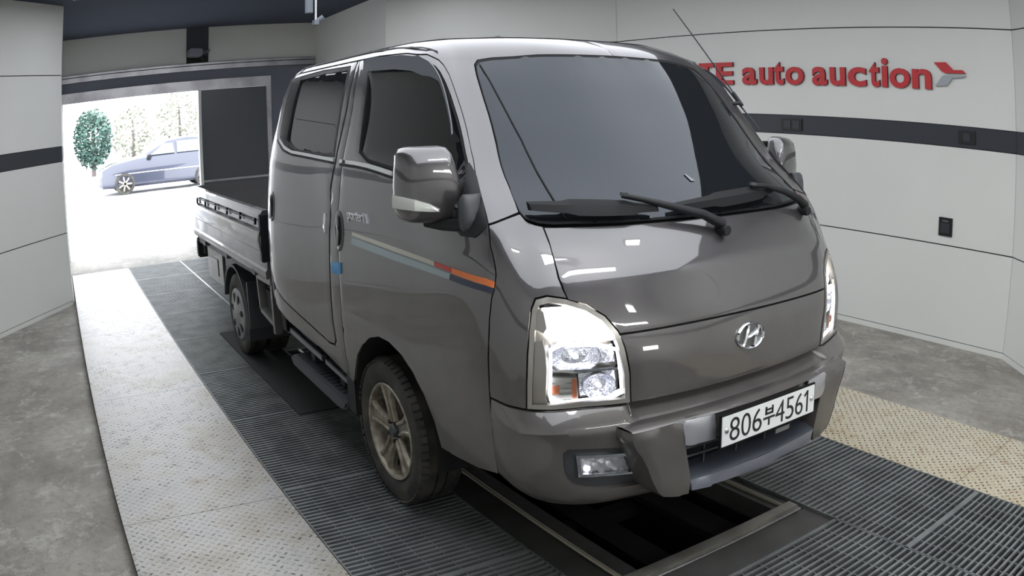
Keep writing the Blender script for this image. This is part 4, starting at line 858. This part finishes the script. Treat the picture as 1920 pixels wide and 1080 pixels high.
# --- emblem on the front panel
ew, eh = .073, .048
def EX(y, z, d): return S(0.0 if abs(y) < 1e-6 else float(m2u(abs(y))) * (1 if y > 0 else -1), z, d)[0]
E0 = .884
def epatch(pts2, name, d=.012):
    n = len(pts2); A = [EX(y, E0 + z, d) for y, z in pts2]; B = [EX(y, E0 + z, .0) for y, z in pts2]
    return A, B
mbE = MB(); N_ = 48; rr = []
for dd, q in ((.0, 1.0), (.009, .985), (.012, .93), (.009, .87), (.0, .855)): rr.append([tuple(EX(ew * q * math.cos(t), E0 + eh * (q if q > .9 else q * .985) * math.sin(t), dd)) for t in np.linspace(0, 2 * math.pi, N_ + 1)[:-1]])
mbE.grid([[rr[j][i] for j in range(5)] for i in range(N_)], closed_u=True); em = mbE.build('front_emblem', M['chrome'], TR, smooth=50)
def stroke(pl, ws):
    """slanted letter stroke: centre line pl (y,z), widths"""
    P = []
    for i, (y, z) in enumerate(pl):
        a = pl[max(i - 1, 0)]; c = pl[min(i + 1, len(pl) - 1)]; d = Vector((c[0] - a[0], c[1] - a[1])).normalized(); n = Vector((-d.y, d.x)) * ws[i] / 2
        P.append([tuple(EX(y + n.x * k, E0 + z + n.y * k, h)) for k, h in ((1, 0), (.9, .009), (0, .013), (-.9, .009), (-1, 0))])
    MB().grid(P).build('emblem_letter', M['chrome'], em, smooth=50)
stroke([(-.043, -.031), (-.030, -.012), (-.022, .010), (-.010, .036)], [.010, .015, .015, .010])
stroke([(.016, -.038), (.025, -.012), (.033, .010), (.047, .030)], [.010, .015, .015, .010])
stroke([(-.026, -.006), (-.008, -.003), (.012, .004), (.030, .008)], [.016, .010, .010, .016])

# --- mirrors
FOOT = ((1.270, .755, .785, .862), (1.29, .748, .805, .876), (1.32, .750, .810, .882), (1.36, .757, .806, .882), (1.385, .762, .800, .878), (1.396, .768, .792, .870))
for s in (-1, 1):
    def sec(z, y0, y1, xf, xb): return [(xb, s * y1, z), (xb, s * y0, z), (xb + (xf - xb) * .5, s * (y0 - .004 if y0 > y1 else y0), z), (xf, s * (y0 * .78 + y1 * .22), z), (xf + .012, s * (y0 + y1) / 2, z), (xf, s * (y0 * .22 + y1 * .78), z), (xb + (xf - xb) * .5, s * y1, z)]
    R = []
    for z, yo, yi, xf in ((1.292, .93, .82, .62), (1.300, 1.0, .805, .655), (1.318, 1.030, .80, .672), (1.36, 1.040, .805, .682), (1.42, 1.040, .820, .684), (1.48, 1.034, .838, .680), (1.525, 1.028, .852, .668), (1.545, 1.015, .862, .645), (1.552, .985, .885, .61)):
        n = 20; row = []
        for k in range(n):
            t = 2 * math.pi * k / n; cx, cyy = math.cos(t), math.sin(t); ex = .5
            px_ = math.copysign(abs(cx) ** ex, cx); py_ = math.copysign(abs(cyy) ** ex, cyy)
            row.append((.605 + (xf - .595) * max(px_, 0) + .03 * min(px_, 0) - .022 * py_, s * ((yo + yi) / 2 - .014 + (yo - yi) / 2 * py_ * .93), z))
        R.append(row)
    mm = MB().grid([[R[j][i] for j in range(len(R))] for i in range(20)], closed_u=True).add(R[0], [tuple(range(20))]).add(R[-1], [tuple(range(20))]).build('side_mirror', PT, TR, smooth=50)
    MB().box((.560, s * .83 if s > 0 else -1.0, 1.325), (.570, 1.0 if s > 0 else -.83, 1.53)).build('mirror_glass', M['mirror'], mm)
    MB().tube([(.585, s * .985, 1.538), (.562, s * .999, 1.50), (.558, s * 1.006, 1.40), (.562, s * 1.003, 1.335), (.58, s * .985, 1.31)], .005, 8).build('mirror_trim', M['chrome'], mm, smooth=50)
    top = [(.592, 1.030, 1.394), (.642, 1.020, 1.392), (.684, .993, 1.382), (.700, .950, 1.366), (.708, .918, 1.346)]; bot = [(.592, 1.032, 1.353), (.644, 1.023, 1.351), (.688, .996, 1.347), (.704, .952, 1.342), (.709, .918, 1.339)]
    MB().grid([[(a, s * b_, c) for a, b_, c in top], [(a + .004, s * (b_ + .004), (c + d) / 2) for (a, b_, c), (_, _, d) in zip(top, bot)], [(a, s * b_, c) for a, b_, c in bot], [(a - .04, s * (b_ - .03), c) for a, b_, c in bot], [(a - .04, s * (b_ - .03), c) for a, b_, c in top], [(a, s * b_, c) for a, b_, c in top]]).build('turn_signal', M['whitelens'], mm, smooth=30)
    MB().tube([(.61, s * .92, 1.296), (.66, s * .885, 1.290), (.72, s * .86, 1.292), (.775, s * .85, 1.30)], [.016, .02, .022, .022], 12).build('mirror_arm', M['black'], mm, smooth=50)
    foot = []
    for z, x0, x1, yo in FOOT:
        foot.append([((x0 + x1) / 2 + (x1 - x0) / 2 * math.copysign(abs(math.cos(t)) ** .7, math.cos(t)), s * (yo - .035 + .035 * math.copysign(abs(math.sin(t)) ** .7, math.sin(t))), z) for t in np.linspace(0, 2 * math.pi, 17)[:-1]])
    MB().grid([[r[i] for r in foot] for i in range(16)], closed_u=True).add(foot[-1], [tuple(range(16))]).add(foot[0], [tuple(range(16))]).build('mirror_foot', M['dgrey'], mm, smooth=50)

# --- wipers
def surfpt(u, z, o): return S(u, z, o)[0]
def wiper(bl, arm, lab):
    """bl: blade (u, z) ends; arm: points (u, z, off)"""
    root = MB().tube([surfpt(u, z, o) for u, z, o in arm], [.009, .010, .013, .017, .020][:len(arm)], 8).build('wiper', M['black'], TR, smooth=50, label=lab)
    (u0, z0), (u1, z1) = bl; n = 14; P = []
    for i in range(n + 1):
        t = i / n; u = u0 + (u1 - u0) * t; z = z0 + (z1 - z0) * t; h = .012 + .006 * math.sin(math.pi * t) + (.005 if .35 < t < .85 else 0)
        a = surfpt(u, z, .012); b_ = surfpt(u, z + h * 1.1, .030); c = surfpt(u, z - h * 1.1, .032); d = surfpt(u, z, .040)
        P.append([tuple(a), tuple(c), tuple(d), tuple(b_)])
    MB().grid([[r[j] for r in P] for j in range(4)], closed_u=True).add(P[0], [(0, 1, 2, 3)]).add(P[-1], [(3, 2, 1, 0)]).build('wiper_blade', M['seal'], root, smooth=30)
    pv = surfpt(arm[-1][0], arm[-1][1], .0)
    MB().lathe([(0, .05), (.018, .048), (.021, .038), (.021, .0)], tuple(pv), axis=0, n=16).build('wiper_pivot', M['black'], root, smooth=40)
    u, z, o = arm[0]
    MB().bar(surfpt(u - .02, z + .004, .045), surfpt(u + .08, z - .002, .05), .016, .012).build('wiper_clip', M['dgrey'], root)
wiper(((-3.0, 1.333), (-.86, 1.309)), ((-1.36, 1.345, .042), (-1.05, 1.326, .048), (-.72, 1.302, .048), (-.25, 1.270, .042), (.03, 1.238, .030)), 'nearer windscreen wiper, pivoting at the middle of the bonnet edge')
wiper(((-.55, 1.306), (1.55, 1.336)), ((.95, 1.349, .042), (1.25, 1.335, .055), (1.75, 1.312, .052), (2.2, 1.283, .045), (2.5, 1.262, .030)), 'farther windscreen wiper, pivoting at the left corner')
MB().tube([surfpt(-1.55, 1.33, .02), surfpt(-1.25, 1.305, .012)], .006, 6).build('washer_hose', M['black'], TR)
# aerial on the far pillar
a0 = Vector((.555, .735, 1.672)); a1 = Vector((.083, .75, 2.189)); a0 = Vector((.53, .75, 1.695))
MB().tube([a0, a0.lerp(a1, .12), a0.lerp(a1, .13), a1], [.009, .008, .0035, .003], 8).build('aerial', M['black'], TR)
MB().tube([(.485, .665, 1.70), (.52, .745, 1.705)], .009, 8).build('aerial_base', M['black'], TR)

# thin dark line laid on the windscreen, and a small pale sticker
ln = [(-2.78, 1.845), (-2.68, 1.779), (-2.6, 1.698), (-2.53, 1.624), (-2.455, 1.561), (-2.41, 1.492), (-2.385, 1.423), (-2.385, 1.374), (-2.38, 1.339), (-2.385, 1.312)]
patch('screen_line', [(u - .012, z) for u, z in ln] + [(u + .012, z) for u, z in reversed(ln)], M['seal'], TR, both=False, off=.0005, th=.001, res=.04, roundedge=0)
patch('screen_sticker', [(.0, 1.425), (.03, 1.425), (.12, 1.40), (.05, 1.40)], M['satin'], TR, both=False, off=.0008, th=.001, res=.02, roundedge=0)

# --- wheels
def tyre_prof(R, wd, rr):
    h = wd / 2; return [(rr, -h * .78), (rr + .012, -h * .92), (rr + .04, -h), (R - .05, -h * 1.0), (R - .018, -h * .93), (R - .004, -h * .80), (R, -h * .55), (R, -h * .27), (R - .009, -h * .26), (R - .009, -h * .2), (R, -h * .19), (R, h * .19), (R - .009, h * .2), (R - .009, h * .26), (R, h * .27), (R, h * .55), (R - .004, h * .8), (R - .018, h * .93), (R - .05, h), (rr + .04, h), (rr + .012, h * .92), (rr, h * .78)]
def front_wheel(s):
    c = (0, s * .745, .322); rr = .213
    wh = MB().lathe([(rr + .006, .088), (rr + .002, .094), (rr - .008, .090), (rr - .014, .07), (rr - .02, -.05), (rr - .04, -.09)], c, axis=1, n=56, sgn=s)
    for k in range(5):
        th = math.pi / 2 + .12 + k * 2 * math.pi / 5
        P = []
        for q, ha, dep in ((.03, .75, .060), (.055, .50, .063), (.09, .30, .066), (.13, .235, .070), (.17, .225, .074), (.204, .27, .076)):
            P.append([(c[0] + q * math.cos(th + ha * e), c[1] + s * (dep - dd), c[2] + q * math.sin(th + ha * e)) for e, dd in ((-1, .035), (-1, 0), (-.5, 0), (0, .002), (.5, 0), (1, 0), (1, .035))])
        wh.grid(P)
        for sd_ in (-1, 1):
            P = []
            for q, wth, ang, dep in ((.040, .014, .62, .070), (.06, .015, .40, .074), (.09, .015, .235, .077), (.13, .016, .180, .081), (.17, .018, .175, .085), (.204, .024, .215, .086)):
                an = th + sd_ * ang; cx, cz = q * math.cos(an), q * math.sin(an); tx, tz = -math.sin(an), math.cos(an)
                P.append([(c[0] + cx + tx * wth * e / 2, c[1] + s * (dep - dd), c[2] + cz + tz * wth * e / 2) for e, dd in ((-1.5, .02), (-1, .003), (-.6, 0), (.6, 0), (1, .003), (1.5, .02))])
            wh.grid(P)
    wh.lathe([(.0, .060), (.055, .060), (.060, .05), (.060, .02)], c, axis=1, n=30, sgn=s)
    w_ = wh.build('front_wheel', M['alloy'], TR, smooth=30)
    ty = MB().lathe(tyre_prof(.326, .196, rr), c, axis=1, n=72, sgn=s)
    for k in range(60):   # shoulder blocks
        a = 2 * math.pi * k / 60
        for e in (-1, 1):
            p0 = Vector((c[0] + .3275 * math.cos(a), c[1] + e * .066, c[2] + .3275 * math.sin(a))); p1 = Vector((c[0] + .313 * math.cos(a), c[1] + e * .0965, c[2] + .313 * math.sin(a)))
            ty.bar(p0, p1, .024, .008, (math.cos(a), 0, math.sin(a)))
    ty.build('tyre', M['tire'], w_, smooth=30)
    MB().lathe([(.0, .082), (.024, .081), (.030, .074), (.031, .055)], c, axis=1, n=24, sgn=s).build('centre_cap', M['dgrey'], w_, smooth=40)
    for k in range(5):
        a = math.pi / 2 - .5 + k * 2 * math.pi / 5; MB().lathe([(0, .078), (.009, .077), (.011, .06)], (c[0] + .047 * math.cos(a), c[1], c[2] + .047 * math.sin(a)), axis=1, n=6, sgn=s).build('wheel_nut', M['black'], w_)
    MB().lathe([(0, .015), (.135, .015), (.135, .0), (0, -.01)], c, axis=1, n=40, sgn=s).build('brake_disc', M['under'], w_, smooth=40)
    MB().lathe([(.205, -.03), (.0, -.035)], c, axis=1, n=30, sgn=s).build('brake_shield', M['under'], w_)
for s in (-1, 1): front_wheel(s)
def rear_wheel(s):
    x0 = -2.764; R = .302; c = (x0, s * .735, R - .003); rr = .190
    cv = MB().lathe([(rr + .004, .066), (rr, .076), (rr - .012, .080), (rr - .03, .076), (.06, .088), (.045, .092), (0, .094)], c, axis=1, n=48, sgn=s).build('rear_wheel', M['cover'], TR, smooth=40)
    for k in range(7):
        a = k * 2 * math.pi / 7 + .2; P = []
        for e in np.linspace(0, 2 * math.pi, 15)[:-1]:
            q = .125 + .040 * math.cos(e); t = a + .17 * math.sin(e); P.append((c[0] + q * math.cos(t), c[1] + s * .0805, c[2] + q * math.sin(t)))
        MB().prism(P, (0, s * .004, 0)).build('cover_hole', M['seal'], cv)
    MB().lathe(tyre_prof(R, .152, rr), c, axis=1, n=60, sgn=s).build('tyre', M['tire'], cv, smooth=35)
    c2 = (x0, s * .56, c[2]); MB().lathe(tyre_prof(R, .15, rr) + [(0, .05)], c2, axis=1, n=48, sgn=s).build('inner_tyre', M['tire'], cv, smooth=35)
    # mudguard over the rear wheels
    MB().lathe([(.372, .09), (.372, -.26)], c, axis=1, n=24, sgn=s, a0=-.35, a1=math.pi * .92).lathe([(.352, .088), (.372, .09)], c, axis=1, n=24, sgn=s, a0=-.35, a1=math.pi * .92).lathe([(.352, .088), (.352, -.26)], c, axis=1, n=24, sgn=s, a0=-.35, a1=math.pi * .92).build('mudguard', M['dgrey'], TR, smooth=40)
    MB().box((-2.39, min(s * .60, s * .82), .27), (-2.365, max(s * .60, s * .82), .60)).build('mud_flap', M['dgrey'], TR)
for s in (-1, 1): rear_wheel(s)
# --- chassis
ch = MB().box((-3.95, -.42, .46), (.9, -.34, .60)).box((-3.95, .34, .46), (.9, .42, .60))
for x in (-3.8, -3.1, -2.2, -1.4, -.6, .4, .85): ch.box((x, -.42, .48), (x + .06, .42, .57))
ch.build('chassis_frame', M['under'], TR)
MB().tube([(-2.764, -.66, .30), (-2.764, .66, .30)], .045, 12).lathe([(0, -.12), (.11, -.09), (.13, 0), (.11, .09), (0, .12)], (-2.764, 0, .30), axis=0, n=20).build('rear_axle', M['under'], TR, smooth=40)
MB().tube([(0, -.64, .30), (0, .64, .30)], .03, 10).build('front_axle', M['under'], TR)
MB().box((-1.0, -.45, .28), (.7, .45, .50)).build('engine_block', M['under'], TR, bevel=.05)
MB().tube([(-1.3, .1, .38), (-2.6, .02, .33)], .035, 10).tube([(-.9, -.3, .33), (-2.0, -.33, .33), (-2.4, -.3, .42), (-3.6, -.3, .38)], .03, 10).build('exhaust_and_shaft', M['under'], TR, smooth=40)
MB().box((-2.25, .46, .33), (-1.55, .78, .62)).build('fuel_tank', M['under'], TR, bevel=.04)
MB().box((-2.2, -.74, .36), (-1.72, -.46, .60)).build('battery_box', M['black'], TR, bevel=.02)
# --- cargo bed
def bed_side(s, nm='bed_side'):
    prof = [(.752, .000), (.765, .006), (.80, .006), (.812, -.006), (.900, -.008), (.912, .004), (.985, .004), (1.0, .010), (1.03, .010), (1.045, -.014), (1.105, -.014), (1.112, .010), (1.155, .012), (1.168, .004), (1.170, -.030), (1.155, -.036), (.76, -.036)]
    xs_ = [-1.66, -1.70, -1.72] + list(np.linspace(-1.9, -3.9, 9)) + [-3.98, -4.02]
    P = [[(x, s * (.862 + o), z + (-x - 2.85) * .014) for z, o in prof] for x in xs_]
    w_ = MB().grid(P, closed_u=False).add(P[0], [tuple(range(len(prof)))]).add(P[-1], [tuple(range(len(prof)))]).build(nm, M['bed'], TR, smooth=28)
    for x in (-1.86, -2.25, -2.65, -3.05, -3.45, -3.80): MB().bar((x, s * .858, 1.10), (x, s * .862, 1.05), .014, .012, (1, 0, 0)).build('rope_hook', M['seal'], w_)
    MB().bar((-1.9, s * .862, 1.072), (-3.8, s * .862, 1.099), .007, .007).build('rope_rail', M['dgrey'], w_)
    MB().box((-1.70, min(s * .83, s * .885), .84), (-1.655, max(s * .83, s * .885), 1.13)).build('corner_post', M['black'], w_, bevel=.006)
    MB().tube([(-1.668, s * .888, 1.03), (-1.672, s * .90, .98), (-1.668, s * .888, .90)], .008, 8).build('gate_latch', M['steel'], w_, smooth=50)
    for x in (-2.0, -2.8, -3.6): MB().box((x, min(s * .83, s * .868), .722), (x + .07, max(s * .83, s * .868), .76)).build('hinge', M['dgrey'], w_)
    return w_
for s in (-1, 1): bed_side(s)
MB().box((-4.02, -.83, .70), (-1.64, .83, .765)).build('bed_floor', M['bedin'], TR)
mb = MB()
for k in range(9): mb.box((-4.0, -.76 + k * .17, .765), (-1.66, -.68 + k * .17, .777))
mb.build('bed_ribs', M['bedin'], TR)
MB().box((-1.66, -.83, .76), (-1.625, .83, 1.165)).box((-1.645, -.74, 1.165), (-1.62, -.70, 1.30)).box((-1.645, .70, 1.165), (-1.62, .74, 1.30)).build('headboard', M['bed'], TR, bevel=.004)
tg = MB().box((-4.055, -.84, .77), (-4.02, .84, 1.185)).build('tailgate', M['bed'], TR, bevel=.008)
for s in (-1, 1):
    tl = MB().box((-4.08, min(s * .66, s * .84), .56), (-4.01, max(s * .66, s * .84), .745)).build('tail_lamp', M['black'], TR, bevel=.012)
    MB().box((-4.09, min(s * .68, s * .82), .58), (-4.08, max(s * .68, s * .82), .73)).build('lamp_lens', mat('red_lens', (.35, .01, .01), .2), tl)
    MB().box((-4.05, min(s * .838, s * .848), .59), (-4.03, max(s * .838, s * .848), .71)).build('reflector_strip', M['white'], tl)
    sk = MB().box((-3.80, min(s * .80, s * .775), .42), (-3.20, max(s * .80, s * .775), .70)).build('side_skirt', M['bed'], TR, bevel=.01)
    MB().box((-3.62, min(s * .80, s * .806), .48), (-3.38, max(s * .80, s * .806), .62)).build('skirt_panel', M['bed'], sk, bevel=.004)
    # open bracket between cab and bed
    br = MB(); y0, y1 = sorted((s * .80, s * .85))
    br.box((-1.98, y0, .695), (-1.62, y1, .75)).box((-1.66, y0, .40), (-1.62, y1, .75)).bar((-1.64, s * .825, .46), (-1.93, s * .825, .50), .05, .035).bar((-1.93, s * .825, .50), (-1.97, s * .825, .72), .05, .03, (1, 0, 0))
    br.build('side_bracket', M['bed'], TR, bevel=.004)
MB().box((-4.0, -.80, .60), (-3.9, .80, .70)).build('rear_crossbar', M['under'], TR)
# --- side steps
for s in (-1, 1):
    y0, y1 = sorted((s * .70, s * .86))
    st = MB(); v0 = [(-1.32, .345), (-1.26, .30), (-.56, .262), (-.47, .28), (-.44, .32), (-.50, .345), (-1.24, .375)]
    st.prism([(x, y0, z) for x, z in v0], (0, y1 - y0, 0)).build('side_step', M['dgrey'], TR, bevel=.012)
    st = MB()
    for k in range(14): x = -1.22 + k * .052; st.box((x, y0 + .02, .352 - k * .0018 + .012), (x + .02, y1 - .02, .352 - k * .0018 + .020), rot=None)
    st.build('step_tread', M['black'], TR)
    y0, y1 = sorted((s * .80, s * .835))
    MB().bar((-1.42, s * .80, .468), (-.88, s * .80, .432), .03, .035).bar((-.83, s * .80, .43), (-.40, s * .80, .392), .03, .03).build('step_rail', M['satin'], TR, bevel=.004)
    MB().box((-1.1, min(s * .45, s * .80), .34), (-1.04, max(s * .45, s * .80), .44)).build('step_bracket', M['under'], TR)
    MB().box((-.66, min(s * .45, s * .80), .33), (-.60, max(s * .45, s * .80), .43)).build('step_bracket', M['under'], TR)
